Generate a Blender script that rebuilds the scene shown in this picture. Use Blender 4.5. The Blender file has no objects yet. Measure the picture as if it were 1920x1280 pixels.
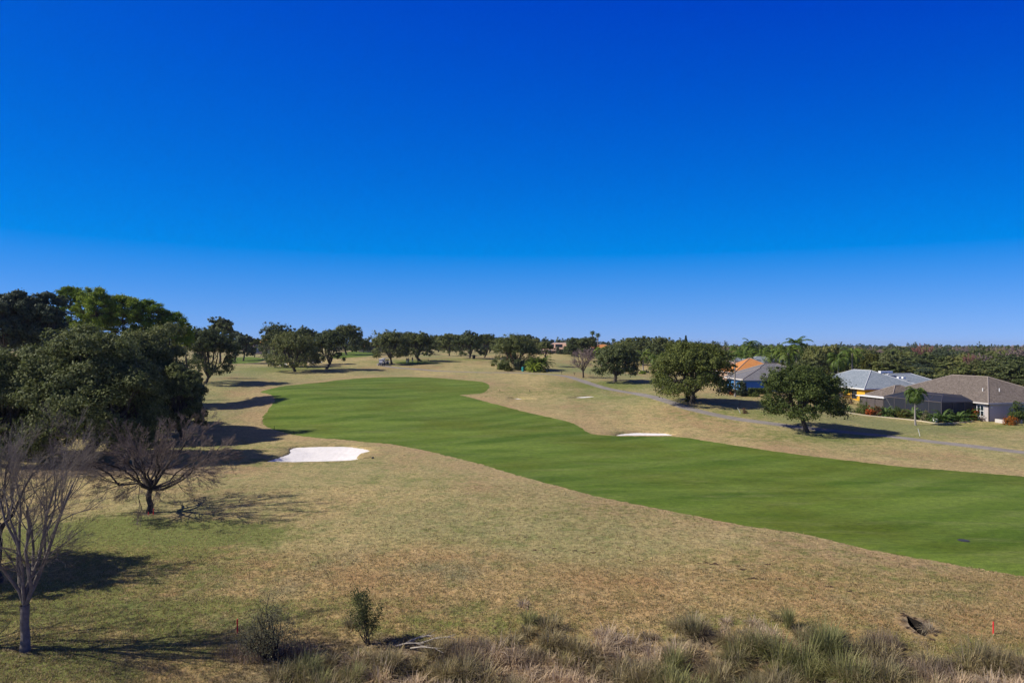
import bpy, math, random
import numpy as np
from mathutils import Vector, Matrix
from mathutils.geometry import delaunay_2d_cdt

# ------------------------------------------------------------------ basics
C = bpy.context.scene.collection
CAMZ, F, CU, HV = 12.0, 1280.0, 960.0, 645.0     # camera height, focal (px of the 1920 photo), centre column, horizon row
R = math.radians
SUN_EL, SUN_BEHIND = 40.0, 9.0                   # sun stands to the left, a little behind the camera

def rng(seed): return np.random.default_rng(seed)
def unit(a): return a / np.maximum(np.linalg.norm(a, axis=-1, keepdims=True), 1e-9)

def tag(o, label=None, cat=None, group=None, kind=None):
    if label: o['label'] = label
    if cat: o['category'] = cat
    if group: o['group'] = group
    if kind: o['kind'] = kind
    return o

def empty(name, loc=(0, 0, 0), rz=0.0, scale=1.0):
    o = bpy.data.objects.new(name, None); C.objects.link(o)
    o.location = loc; o.rotation_euler = (0, 0, rz)
    o.scale = (scale, scale, scale) if np.isscalar(scale) else scale
    o.empty_display_size = 0.5
    return o

def thing(name, label, cat, loc=(0, 0, 0), rz=0.0, group=None, scale=1.0):
    return tag(empty(name, loc, rz, scale), label, cat, group)

def np_mesh(name, V, quads=None, tris=None, smooth=False):
    V = np.asarray(V, np.float32).reshape(-1, 3)
    me = bpy.data.meshes.new(name)
    q = np.zeros((0, 4), np.int32) if quads is None or len(quads) == 0 else np.asarray(quads, np.int32).reshape(-1, 4)
    t = np.zeros((0, 3), np.int32) if tris is None or len(tris) == 0 else np.asarray(tris, np.int32).reshape(-1, 3)
    me.vertices.add(len(V)); me.vertices.foreach_set('co', V.ravel())
    nl = q.size + t.size
    me.loops.add(nl)
    me.loops.foreach_set('vertex_index', np.concatenate([q.ravel(), t.ravel()]).astype(np.int32))
    me.polygons.add(len(q) + len(t))
    starts = np.concatenate([np.arange(len(q)) * 4, q.size + np.arange(len(t)) * 3]).astype(np.int32)
    me.polygons.foreach_set('loop_start', starts)
    if smooth:
        me.polygons.foreach_set('use_smooth', np.ones(len(q) + len(t), bool))
    me.update(calc_edges=True)
    return me

def link(name, me, mat, parent=None):
    o = bpy.data.objects.new(name, me); C.objects.link(o)
    if mat is not None: me.materials.append(mat)
    if parent is not None: o.parent = parent
    return o

class MB:
    """collects boxes, prisms and tubes; build() links them as one mesh object"""
    def __init__(s): s.V = []; s.F = []
    def add(s, V, Fs):
        b = len(s.V); s.V += [tuple(v) for v in V]; s.F += [tuple(i + b for i in f) for f in Fs]
    def box(s, x0, x1, y0, y1, z0, z1, M=None):
        V = [(x, y, z) for z in (z0, z1) for y in (y0, y1) for x in (x0, x1)]
        if M is not None: V = [tuple(M @ Vector(v)) for v in V]
        s.add(V, [(0, 2, 3, 1), (4, 5, 7, 6), (0, 1, 5, 4), (2, 6, 7, 3), (0, 4, 6, 2), (1, 3, 7, 5)])
    def tube(s, pts, rad, n=8, cap=True):
        pts = [Vector(p) for p in pts]; rad = [rad] * len(pts) if np.isscalar(rad) else rad
        V = []; Fs = []
        for i, p in enumerate(pts):
            d = (pts[min(i + 1, len(pts) - 1)] - pts[max(i - 1, 0)]).normalized()
            a = d.cross(Vector((0, 0, 1)) if abs(d.z) < 0.9 else Vector((1, 0, 0))).normalized(); b = d.cross(a)
            V += [p + (a * math.cos(2 * math.pi * k / n) + b * math.sin(2 * math.pi * k / n)) * rad[i] for k in range(n)]
        for i in range(len(pts) - 1):
            for k in range(n):
                k2 = (k + 1) % n
                Fs.append((i * n + k, i * n + k2, (i + 1) * n + k2, (i + 1) * n + k))
        if cap:
            Fs.append(tuple(range(n))); Fs.append(tuple(reversed(range((len(pts) - 1) * n, len(pts) * n))))
        s.add(V, Fs)
    def prism(s, outline, axis, a, b):
        """outline in the plane across axis ('x': (y,z), 'y': (x,z), 'z': (x,y)), from a to b"""
        def P(p, t): return (t, p[0], p[1]) if axis == 'x' else (p[0], t, p[1]) if axis == 'y' else (p[0], p[1], t)
        n = len(outline)
        V = [P(p, a) for p in outline] + [P(p, b) for p in outline]
        s.add(V, [tuple(range(n)), tuple(reversed(range(n, 2 * n)))] + [(i, (i + 1) % n, n + (i + 1) % n, n + i) for i in range(n)])
    def ball(s, c, r, n=10, m=7):
        r = (r, r, r) if np.isscalar(r) else r
        V = [(c[0] + r[0] * math.sin(math.pi * j / m) * math.cos(2 * math.pi * i / n), c[1] + r[1] * math.sin(math.pi * j / m) * math.sin(2 * math.pi * i / n), c[2] + r[2] * math.cos(math.pi * j / m)) for j in range(m + 1) for i in range(n)]
        s.add(V, [(j * n + i, (j + 1) * n + i, (j + 1) * n + (i + 1) % n, j * n + (i + 1) % n) for j in range(m) for i in range(n)])
    def build(s, name, mat, parent=None, smooth=False, bevel=0.0):
        me = bpy.data.meshes.new(name); me.from_pydata(s.V, [], s.F); me.validate(); me.update()
        if smooth: me.polygons.foreach_set('use_smooth', np.ones(len(me.polygons), bool))
        import bmesh
        bm = bmesh.new(); bm.from_mesh(me); bmesh.ops.remove_doubles(bm, verts=bm.verts, dist=1e-5); bmesh.ops.recalc_face_normals(bm, faces=bm.faces)
        bm.to_mesh(me); bm.free()
        o = link(name, me, mat, parent)
        if bevel:
            m = o.modifiers.new('bevel', 'BEVEL'); m.width = bevel; m.segments = 2; m.limit_method = 'ANGLE'
        return o

def copy_tree(root, loc, rz=0.0, scale=1.0, label=None, group=None):
    r = root.copy(); C.objects.link(r); r.location = loc; r.rotation_euler = (0, 0, rz)
    r.scale = (scale, scale, scale) if np.isscalar(scale) else scale
    if label: r['label'] = label
    if group: r['group'] = group
    for ch in list(root.children):
        c = ch.copy(); C.objects.link(c); c.parent = r
        for g in list(ch.children):
            d = g.copy(); C.objects.link(d); d.parent = c
    return r

# ------------------------------------------------------------------ terrain
# (column, row, distance) of ground points read off the photograph
CTRL = [
 (48,1215,26.9),(-300,1215,27.5),(300,1275,25.5),(700,1280,26.2),(1000,1280,26.4),(1400,1280,26.2),(1800,1280,25.2),(2200,1280,24.5),
 (700,1190,29.2),(1000,1190,29.2),(1400,1190,29.0),(1700,1180,29.0),(1920,1160,30),(300,1130,32),(0,1080,35.5),(-300,1080,35.5),
 (600,1080,35.5),(960,1080,35.4),(1400,1080,35.2),(1920,1075,35.7),(2250,1075,35.7),
 (280,960,48.8),(-200,960,49),(600,960,48.8),(960,890,62.5),(1400,985,45.1),(1920,960,48.8),
 (155,865,69.5),(-200,865,70),(600,864,70),(600,834,80.5),(695,842,77.5),(760,833,82),(500,800,98),(560,815,90),
 (1200,900,60.5),(1500,850,75.5),(1920,893,62.5),(2250,893,62.5),(1210,816,87),(1210,808,91.5),(1100,808,90),(1072,792,96),
 (1515,810,91),(1920,848,74.5),(1700,822,86),(2250,850,74),
 (300,790,96),(385,718,140),(200,718,145),(-200,720,145),(440,748,122),(516,750,118),(500,735,128),
 (700,708,160),(850,740,128),(920,722,142),(800,770,110),(650,770,108),(820,708,160),
 (870,742,126),(957,745,127),(1090,743,129),(1050,725,142),(1150,742,130),(1180,738,132),(1200,736,134),(1200,760,113),(1300,790,98),
 (1300,766,107),(1300,755,113),(1150,716,150),(1095,708,162),(1040,700,172),(965,693,182),(900,698,178),
 (718,685,200),(740,690,192),(735,682,203),(790,677,215),(842,667,262),(880,671,238),(555,697,172),(610,692,180),(540,689,188),(650,660,290),
 (655,665,262),(660,672,238),(610,668,250),(470,674,245),(520,681,216),(440,682,214),(420,690,190),(560,704,165),
 (1000,672,250),(1050,662,290),(1100,670,255),(900,660,320),(800,660,320),(700,660,310),(1050,690,200),
 (1200,690,205),(1220,676,250),(1230,700,185),(1260,735,128),
 (1400,734,131),(1380,744,123),(1450,735,130),(1400,763,110),(1500,770,107),(1600,757,122),(1620,778,109),(1750,794,100.5),(1853,790,102.5),(1920,790,102),(2250,790,102),(1900,815,88),
 (1500,716,165),(1700,724,150),(1920,724,150),(2250,724,150),
]
def at_px(u, v, d): return ((u - CU) / F * d, d, CAMZ - (v - HV) / F * d)
_pts = [at_px(*c) for c in CTRL]
for (u, d, z) in [(-400,320,5),(0,320,6),(300,320,6.5),(600,360,7),(900,420,7),(1200,360,5.0),(1350,240,2.4),(1350,330,2),(1500,240,.6),(1700,240,.2),(2000,240,0),(2400,240,0),
                  (-400,700,3),(300,700,4.5),(900,800,5.0),(1300,700,1.5),(1700,500,-.5),(2200,500,-1),(-400,1800,0),(600,1800,1),(1300,1800,-.5),(2000,1800,-1),(2600,1800,-1),
                  (200,12,.2),(960,12,-.6),(1700,12,-.2),(-300,12,.3),(2400,12,.2)]:
    _pts.append(((u - CU) / F * d, d, z))
_pts = np.array(_pts)
def warp(x, y):
    yy = np.clip(np.asarray(y, float), -22, 1900) + 30
    return np.clip(np.asarray(x, float) / yy, -1.3, 1.3), np.log(yy)
def _k(r2): return np.where(r2 > 1e-12, 0.5 * r2 * np.log(np.maximum(r2, 1e-12)), 0)
_cs, _ct = warp(_pts[:, 0], _pts[:, 1])
_ct_s = 0.75
_ct = _ct * _ct_s
def _solve():
    n = len(_cs)
    K = _k((_cs[:, None] - _cs[None]) ** 2 + (_ct[:, None] - _ct[None]) ** 2) + np.eye(n) * 4e-4
    P = np.stack([np.ones(n), _cs, _ct], 1)
    A = np.block([[K, P], [P.T, np.zeros((3, 3))]])
    return np.linalg.solve(A, np.concatenate([_pts[:, 2], np.zeros(3)]))
_w = _solve()
def H(x, y):
    x = np.atleast_1d(np.asarray(x, float)); y = np.atleast_1d(np.asarray(y, float))
    s, t = warp(x, y); t = t * _ct_s
    out = np.zeros(len(x))
    for a in range(0, len(x), 20000):
        b = slice(a, a + 20000)
        out[b] = _k((s[b, None] - _cs) ** 2 + (t[b, None] - _ct) ** 2) @ _w[:-3] + _w[-3] + _w[-2] * s[b] + _w[-1] * t[b]
    far = np.clip(y / 120, 0.15, 1)
    out += far * 0.10 * (np.sin(x * .21 + 1.3 * np.sin(y * .05)) * np.sin(y * .13 + .7) + .5 * np.sin(x * .43 + y * .31) * np.sin(y * .37 - x * .11))
    return out
def h1(x, y): return float(H(x, y)[0])
_ys = np.geomspace(8, 1500, 900)
def pix(u, v):
    """ground point seen at a photo position"""
    xs = (u - CU) / F * _ys; zr = CAMZ - (v - HV) / F * _ys
    g = zr - H(xs, _ys); i = np.argmax(g < 0)
    if not (g < 0).any(): i = len(_ys) - 1
    i = max(i, 1); f = g[i - 1] / (g[i - 1] - g[i] + 1e-9); f = min(max(f, 0), 1)
    d = _ys[i - 1] + f * (_ys[i] - _ys[i - 1])
    x = (u - CU) / F * d
    return Vector((x, d, h1(x, d)))
def dep(u, d):
    x = (u - CU) / F * d
    return Vector((x, d, h1(x, d)))

def catmull(P, n=6, closed=True):
    P = np.array(P, float); m = len(P); out = []
    for i in range(m if closed else m - 1):
        if closed: p0, p1, p2, p3 = P[i - 1], P[i], P[(i + 1) % m], P[(i + 2) % m]
        else: p0, p1, p2, p3 = P[max(i - 1, 0)], P[i], P[i + 1], P[min(i + 2, m - 1)]
        for t in np.arange(n) / n:
            out.append(.5 * (2 * p1 + (p2 - p0) * t + (2 * p0 - 5 * p1 + 4 * p2 - p3) * t * t + (3 * p1 - p0 - 3 * p2 + p3) * t ** 3))
    if not closed: out.append(P[-1])
    return np.array(out)
def ground_loop(px, n=5, closed=True, jit=0.):
    P = catmull([pix(u, v)[:2] for u, v in px], n, closed)
    return P + rng(77).normal(size=P.shape) * jit

FAIRWAY = [(532,723.5),(507,729),(489,734.5),(505,739),(514,744.5),(515,752),(505,765),(495,780),(492.5,790),(498,798),(517,806),(552,815),(600,821),(645,824),(695,829),(745,834),(800,845),(850,857),(905,871),(955,886),(1005,900),(1100,925),(1200,946),(1300,966),(1400,985),(1508,1001),(1580,1018),(1675,1038),(1754,1051),(1833,1065),(1920,1079),(2060,1105),(2300,1140),(2600,1160),(2600,950),(2300,930),(2060,908),(1920,893),(1800,883),(1700,875),(1600,864),(1500,852),(1400,838),(1330,827),(1270,818.5),(1210,817.5),(1150,816.5),(1115,814),(1100,809),(1087,800),(1067,791),(1040,784),(1017,779),(955,764),(905,751),(872,742.5),(862,740.5),(885,738.8),(903,737),(911,733),(918,725),(913,718.5),(892,714.3),(842,710),(780,706.8),(730,706.5),(690,708),(645,711.5),(570,719.5)]
GREENS = [[(425,673),(445,670),(470,669),(490,671),(497,674),(485,679),(455,681),(428,681)],
          [(612,668.5),(630,663),(655,659),(685,658.5),(704,661),(712,664),(695,667),(655,670),(622,671.5)],
          [(738,679.5),(760,677.5),(790,678),(822,680),(800,682.5),(760,683)]]
BUNKERS = [[(493,864),(510,857.5),(530,851),(540,846),(541,840),(552,836),(590,834),(620,833.6),(652,834),(680,837),(697.5,842),(692,845.5),(677,850),(673,855),(677,858),(670,860.5),(645,863),(570,865),(520,865)],
           [(1151,815.5),(1160,811),(1180,808.8),(1200,808.2),(1240,809),(1257,811),(1268,814.8),(1240,816),(1190,816)],
           [(1073,744),(1087,742),(1105,741),(1121,741.8),(1110,744),(1090,745.6)],
           [(957,745),(973,744.8),(986,747),(972,748)],
           [(503,680.5),(515,678),(535,679.5),(540,684),(530,685.5),(513,683.5)],
           [(572,679),(590,676.5),(607,677),(603,679.5),(585,680)]]
PATH = [(2400,905),(2150,878),(2030,862),(1920,848),(1840,838),(1760,829),(1680,819),(1600,811),(1520,803),(1470,797),(1400,787.5),(1360,781),(1320,772.5),(1290,765),(1265,756.5),(1240,748.5),(1215,742),(1190,737),(1160,732.5),(1135,727.5),(1115,721.5),(1095,715),(1075,708.5),(1058,704.5),(1035,702),(1005,700.3),(975,699),(940,698.5),(900,698),(850,696.3),(800,693.6),(760,690.5),(733,687.7),(716,685.2),(714,682),(722,679.5),(733,676)]

loops = {'fairway': [ground_loop(FAIRWAY, 12, True, .09)], 'green': [ground_loop(g, 4) for g in GREENS], 'sand': [ground_loop(b, 6, True, .05) for b in BUNKERS]}
pc = ground_loop(PATH, 5, closed=False)
tg = unit(np.gradient(pc, axis=0)); nm = np.stack([-tg[:, 1], tg[:, 0]], 1)
_wid = np.interp(pc[:, 1], [60, 130, 200], [1.05, 1.05, 1.1])[:, None]
loops['path'] = [np.concatenate([pc + nm * _wid, (pc - nm * _wid)[::-1]])]

def poly_area(P): return .5 * np.sum(P[:, 0] * np.roll(P[:, 1], -1) - P[:, 1] * np.roll(P[:, 0], -1))
def inset(P, d):
    t = unit(np.roll(P, -1, 0) - np.roll(P, 1, 0)); n = np.stack([-t[:, 1], t[:, 0]], 1)
    return P + n * d * (1 if poly_area(P) > 0 else -1)
loops['inner'] = [inset(P, .22) for P in loops['sand']]
_hc = pix(1719, 1172); _ha = np.linspace(0, 2 * math.pi, 16, endpoint=False)
HOLE = np.stack([_hc.x + .12 * np.sin(_ha) + .27 * np.cos(_ha) * (1 + .22 * np.sin(2 * _ha + 1) + .12 * np.sin(5 * _ha)), _hc.y + .85 * np.sin(_ha) * (1 + .15 * np.sin(3 * _ha + 2))], 1)
loops['hole'] = [HOLE, inset(HOLE, .10)]
def inside(px, py, P):
    c = np.zeros(len(px), bool); j = len(P) - 1
    for i in range(len(P)):
        if P[i, 1] != P[j, 1]:
            c ^= ((P[i, 1] > py) != (P[j, 1] > py)) & (px < (P[j, 0] - P[i, 0]) * (py - P[i, 1]) / (P[j, 1] - P[i, 1]) + P[i, 0])
        j = i
    return c
def uw(s, t): y = np.exp(t) - 30; return s * (y + 30), y

def wraw(P): return np.stack([P[:, 0] / (P[:, 1] + 30), np.log(P[:, 1] + 30)], 1)
ss, tt = np.meshgrid(np.linspace(-1.5, 1.5, 251), np.linspace(math.log(10), math.log(4200), 230))
G = np.stack([ss.ravel(), tt.ravel()], 1)
gr = rng(1); G[:, 0] += gr.uniform(-.003, .003, len(G)); G[:, 1] += gr.uniform(-.006, .006, len(G))
extra = []
for P in loops['sand']:
    lo, hi = P.min(0), P.max(0)
    xx, yy = np.meshgrid(np.arange(lo[0], hi[0], .7), np.arange(lo[1], hi[1], .7)); Q = np.stack([xx.ravel(), yy.ravel()], 1)
    extra.append(wraw(Q[inside(Q[:, 0], Q[:, 1], inset(P, .5))]))
allpts = [G] + extra; edges = []; base = sum(len(a) for a in allpts)
keep = np.ones(len(G), bool)
for kind, Ls in loops.items():
    for P in Ls:
        W = wraw(P); n = len(W); allpts.append(W)
        edges += [(base + i, base + (i + 1) % n) for i in range(n)]; base += n
        lo, hi = W.min(0) - .02, W.max(0) + .02
        idx = np.where((G[:, 0] > lo[0]) & (G[:, 0] < hi[0]) & (G[:, 1] > lo[1]) & (G[:, 1] < hi[1]))[0]
        for a in range(0, len(idx), 4000):
            ii = idx[a:a + 4000]
            D = np.min((G[ii, None, 0] - W[None, :, 0]) ** 2 + .5 * (G[ii, None, 1] - W[None, :, 1]) ** 2, 1)
            keep[ii[D < .0035 ** 2]] = False
drop = (~keep).sum(); allpts[0] = G[keep]; edges = [(a - drop, b - drop) for a, b in edges]
AP = np.concatenate(allpts)
ov, oe, of, *_ = delaunay_2d_cdt([Vector((float(a), float(b))) for a, b in AP], edges, [], 0, 1e-7, False)
WV = np.array([(v.x, v.y) for v in ov]); FT = np.array([f[:3] for f in of], np.int32)
e1 = WV[FT[:, 1]] - WV[FT[:, 0]]; e2 = WV[FT[:, 2]] - WV[FT[:, 0]]
flip = (e1[:, 0] * e2[:, 1] - e1[:, 1] * e2[:, 0]) < 0
FT[flip] = FT[flip][:, ::-1]
GX, GY = uw(WV[:, 0], WV[:, 1])
GZ = H(GX, GY)
fx = WV[FT, 0].mean(1); fy = WV[FT, 1].mean(1)
region = np.zeros(len(FT), int)          # 0 rough 1 fairway 2 green 3 path 4.. sand
for P in loops['fairway']: region[inside(fx, fy, wraw(P))] = 1
for P in loops['green']: region[inside(fx, fy, wraw(P))] = 2
region[inside(fx, fy, wraw(loops['path'][0]))] = 3
region[inside(fx, fy, wraw(HOLE))] = 9
for k, P in enumerate(loops['inner']): region[inside(fx, fy, wraw(P))] = 10 + k
# bunkers are dug out: the sand lies lower than the lip
for P, Pi in zip(loops['sand'], loops['inner']):
    near = inside(GX, GY, inset(P, .12))
    idx = np.where(near)[0]
    if len(idx):
        dd = np.sqrt(np.min((GX[idx, None] - Pi[None, :, 0]) ** 2 + (GY[idx, None] - Pi[None, :, 1]) ** 2, 1))
        GZ[idx] -= .20 + .28 * np.clip(dd / 2.5, 0, 1)

_hin = inside(GX, GY, inset(HOLE, .06)); GZ[_hin] -= 1.0
def dist_to(P, x, y, cap=30.):
    out = np.full(len(x), cap); lo, hi = P.min(0) - cap, P.max(0) + cap
    idx = np.where((x > lo[0]) & (x < hi[0]) & (y > lo[1]) & (y < hi[1]))[0]
    for a in range(0, len(idx), 4000):
        ii = idx[a:a + 4000]
        out[ii] = np.minimum(out[ii], np.sqrt(np.min((x[ii, None] - P[None, :, 0]) ** 2 + (y[ii, None] - P[None, :, 1]) ** 2, 1)))
    return out
def blobs(spec, x, y):
    out = np.zeros(len(x))
    for u, v, rx, ry, a in spec:
        p = pix(u, v); out = np.maximum(out, a * np.exp(-((x - p.x) / rx) ** 2 - ((y - p.y) / ry) ** 2))
    return out
_fd = dist_to(loops['fairway'][0], GX, GY)
collar = np.exp(-(_fd / 5.0) ** 2)
LUSH = [(250,1150,7,3,.55),(120,1010,7,5,.7),(60,1240,4,2,.8),(330,1200,3,2,.45),(500,1150,3,1.5,.5),(250,1040,9,5,.45),(760,900,10,4,.3),(1150,960,12,4,.3),(360,1000,6,3.0,1.),(200,985,4,3,.8),(440,990,3,2,.6),(60,1130,5,4,.7),(350,1080,4,4,.35),(820,1165,8,1.5,.55),(700,1230,3,1,.7),(1420,1170,5,1.2,.5),(1800,1215,4,1.5,.6),(620,1130,3,2,.35),
        (440,865,10,4,.45),(560,870,16,3,.3),(430,840,8,6,.45),(1130,722,14,8,.75),(1200,722,10,5,.6),(1270,745,9,6,.5),(540,690,16,12,.75),(770,676,22,12,.7),(870,674,14,8,.7),(1560,820,16,5,.6),(1400,775,12,6,.55),(1880,800,12,5,.6),
        (620,670,16,12,.5),(960,735,10,10,.35),(1160,745,10,5,.5),(1050,738,14,5,.45),(1700,1090,9,3,.35),(1500,1040,9,4,.3),(1000,1010,10,3,.25),(980,680,16,18,.3),(1080,690,10,16,.35),(850,1000,6,3,.2),(600,950,10,3,.25),(900,930,8,3,.2)]
lush = blobs([(u, v, rx, ry, a * (1.5 if u < 600 and v > 950 else 1.)) for u, v, rx, ry, a in LUSH], GX, GY)
BARE_AND_SHADE = [(45,1216,.9,.7,1.),(282,962,1.0,.9,1.),(720,1205,2.4,.5,1.),(560,1215,2.2,.8,1.),(500,1235,2.,.8,.8),(880,1190,2.,.4,.6),(1719,1172,.75,1.2,1.2),(150,880,9,4,1.3),(260,882,10,3,1.3),(60,890,8,4,.8),(250,875,6,3,.6),(790,677,4,2.5,1.),(880,671,5,3,1.),(965,696,12,8,.7),(900,697,8,5,.5),(1152,716,2,1.5,1.),(1298,757,2,1.5,.8),(1515,810,1.6,1.3,.7),(385,719,2,1.5,.8)]  # blobs at the huge oak's foot put its mulch and cast shadow into the brown
bare = blobs(BARE_AND_SHADE, GX, GY)
_mq = np.array([tuple(pix(u, v)[:2]) for u, v in [(430,1262),(540,1240),(640,1238),(730,1218),(900,1202),(1100,1206),(1280,1184),(1560,1190),(1700,1218),(1960,1262)]] + [(26., 17.), (-10., 17.)])
bare = np.maximum(bare, .75 * np.clip(inside(GX, GY, _mq).astype(float), 0, 1))
coarse = np.clip((40.5 - GY - .10 * GX - 1.5 * np.sin(GX * .35)) / 3.5, 0, 1)

def submesh(name, sel, attrs=True):
    f = FT[sel]; used, inv = np.unique(f, return_inverse=True)
    me = np_mesh(name, np.stack([GX[used], GY[used], GZ[used]], 1), tris=inv.reshape(-1, 3), smooth=True)
    if attrs:
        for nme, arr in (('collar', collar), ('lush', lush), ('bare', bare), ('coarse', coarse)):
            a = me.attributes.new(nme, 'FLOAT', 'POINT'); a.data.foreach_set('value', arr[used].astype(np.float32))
    return me

# ------------------------------------------------------------------ materials
def new_mat(name):
    m = bpy.data.materials.new(name); m.use_nodes = True
    nt = m.node_tree; nt.nodes.clear()
    out = nt.nodes.new('ShaderNodeOutputMaterial'); b = nt.nodes.new('ShaderNodeBsdfPrincipled')
    nt.links.new(b.outputs[0], out.inputs[0])
    b.inputs['Roughness'].default_value = .8
    b.inputs['Specular IOR Level'].default_value = .2
    return m, nt, b, out
class N:
    """tiny node-graph helper"""
    def __init__(s, nt): s.nt = nt
    def node(s, t, **kw):
        n = s.nt.nodes.new(t)
        for k, v in kw.items(): setattr(n, k, v)
        return n
    def lk(s, a, b): s.nt.links.new(a, b)
    def setin(s, n, i, v):
        if hasattr(v, 'is_output'): s.lk(v, n.inputs[i])
        else: n.inputs[i].default_value = v
    def pos(s): return s.node('ShaderNodeNewGeometry').outputs['Position']
    def obj(s): return s.node('ShaderNodeTexCoord').outputs['Object']
    def mapping(s, vec, scale=(1, 1, 1), rot=(0, 0, 0)):
        m = s.node('ShaderNodeMapping'); s.lk(vec, m.inputs[0]); m.inputs['Scale'].default_value = scale; m.inputs['Rotation'].default_value = rot; return m.outputs[0]
    def noise(s, vec, scale, detail=4, rough=.6, dist=0.):
        n = s.node('ShaderNodeTexNoise'); s.lk(vec, n.inputs['Vector']); n.inputs['Scale'].default_value = scale; n.inputs['Detail'].default_value = detail
        n.inputs['Roughness'].default_value = rough; n.inputs['Distortion'].default_value = dist; return n.outputs['Fac']
    def vor(s, vec, scale, out='Distance'):
        n = s.node('ShaderNodeTexVoronoi'); s.lk(vec, n.inputs['Vector']); n.inputs['Scale'].default_value = scale; return n.outputs[out]
    def ramp(s, fac, stops):
        r = s.node('ShaderNodeValToRGB'); s.lk(fac, r.inputs[0]); e = r.color_ramp.elements
        while len(e) < len(stops): e.new(.5)
        for i, (p, c) in enumerate(stops): e[i].position = p; e[i].color = (*c, 1) if len(c) == 3 else c
        return r.outputs[0]
    def mr(s, v, a, b, c=0., d=1.):
        n = s.node('ShaderNodeMapRange'); s.setin(n, 0, v)
        for i, x in enumerate((a, b, c, d)): n.inputs[i + 1].default_value = x
        return n.outputs[0]
    def math(s, op, a, b=0.):
        n = s.node('ShaderNodeMath', operation=op); s.setin(n, 0, a); s.setin(n, 1, b); return n.outputs[0]
    def mix(s, fac, a, b, mode='MIX'):
        n = s.node('ShaderNodeMix', data_type='RGBA', blend_type=mode); s.setin(n, 0, fac)
        for i, v in ((6, a), (7, b)):
            if hasattr(v, 'is_output'): s.lk(v, n.inputs[i])
            else: n.inputs[i].default_value = (*v, 1)
        return n.outputs[2]
    def attr(s, name): 
        n = s.node('ShaderNodeAttribute'); n.attribute_name = name; return n.outputs['Fac']
    def bump(s, h, strength, dist, b):
        n = s.node('ShaderNodeBump'); n.inputs['Strength'].default_value = strength; n.inputs['Distance'].default_value = dist; s.lk(h, n.inputs['Height']); s.lk(n.outputs[0], b.inputs['Normal'])
def val(n, v, lo, hi): return n.mr(v, .3, .7, lo, hi)

TAN = (.43, .33, .155); TAN2 = (.33, .215, .10); STRAW = (.52, .415, .235); OLIVE = (.225, .225, .095); GRASSG = (.12, .145, .040); LUSHC = (.155, .195, .035); DIRT = (.115, .075, .042); MULCH = (.32, .25, .17); REDB = (.33, .215, .115)

def rough_mat():
    m, nt, b, out = new_mat('dormant_grass'); n = N(nt); p = n.pos()
    st = n.mapping(p, (1, .55, 1), (0, 0, R(-12)))
    big = n.noise(st, .035, 5, .6); mid = n.noise(p, .35, 6, .7, .6); fine = n.noise(p, 2.6, 8, .85); tiny = n.noise(p, 11, 6, .85)
    col = n.mix(n.mr(big, .41, .62), TAN, OLIVE)
    col = n.mix(n.math('MULTIPLY', n.mr(n.noise(st, .09, 4, .6), .5, .66), .75), col, REDB)
    col = n.mix(n.math('MULTIPLY', n.mr(mid, .55, .75), .6), col, STRAW)
    col = n.mix(n.math('MULTIPLY', n.mr(n.noise(p, .6, 6, .75), .48, .62), .7), col, (.19, .205, .075))
    cf = n.math('MULTIPLY', n.attr('collar'), n.mr(n.noise(p, .2, 4, .6), .36, .6, .15, .65))
    col = n.mix(cf, col, (.39, .26, .145))
    # coarse wild ground in front: tan litter, brown gaps, weeds
    cc = n.mix(n.mr(n.noise(p, 1.1, 6, .75), .40, .62), (.46, .315, .145), (.34, .24, .11))
    cc = n.mix(n.math('MULTIPLY', n.mr(n.noise(p, 6., 5, .8), .52, .66), .8), cc, (.56, .43, .24))
    cc = n.mix(n.math('MULTIPLY', n.mr(n.noise(p, 3.4, 5, .8), .56, .66), .8), cc, (.14, .10, .055))
    cc = n.mix(n.math('MULTIPLY', n.mr(n.noise(p, .42, 7, .85), .50, .62), .75), cc, (.155, .175, .05))
    cc = n.mix(n.math('MULTIPLY', n.mr(n.noise(p, .16, 5, .65), .46, .62), .75), cc, (.36, .215, .10))
    cc = n.mix(n.math('MULTIPLY', n.mr(n.noise(n.mapping(p, (1, 1, 1), (0, 0, 1.)), .13, 6, .7), .50, .64), .7), cc, (.21, .205, .115))
    col = n.mix(n.attr('coarse'), col, cc)
    lf = n.math('ADD', n.attr('lush'), n.mr(n.noise(p, .7, 8, .85), .3, .7, -.55, .5))
    lc = n.mix(n.mr(fine, .35, .65), LUSHC, GRASSG)
    col = n.mix(n.math('MULTIPLY', n.mr(lf, .14, .62), .85), col, lc)
    bf = n.math('ADD', n.attr('bare'), n.mr(n.noise(p, 1.4, 5, .7), .3, .7, -.4, .3))  # bare ground, with the huge oak's painted shadow mixed in
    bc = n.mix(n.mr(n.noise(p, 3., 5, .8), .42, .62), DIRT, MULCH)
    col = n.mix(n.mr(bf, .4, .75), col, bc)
    col = n.mix(1.0, col, n.ramp(n.math('ADD', n.math('MULTIPLY', fine, .6), n.math('MULTIPLY', tiny, .4)), [(.38, (.32, .33, .32)), (.5, (1., 1., 1.)), (.60, (1.6, 1.57, 1.5))]), 'MULTIPLY')
    n.lk(col, b.inputs['Base Color']); b.inputs['Roughness'].default_value = .95
    hh = n.math('ADD', n.math('MULTIPLY', n.noise(p, 9, 5, .8), .7), n.math('MULTIPLY', n.noise(p, 1.3, 5, .7), 1.6))
    n.bump(hh, .9, .09, b)
    return m
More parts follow.
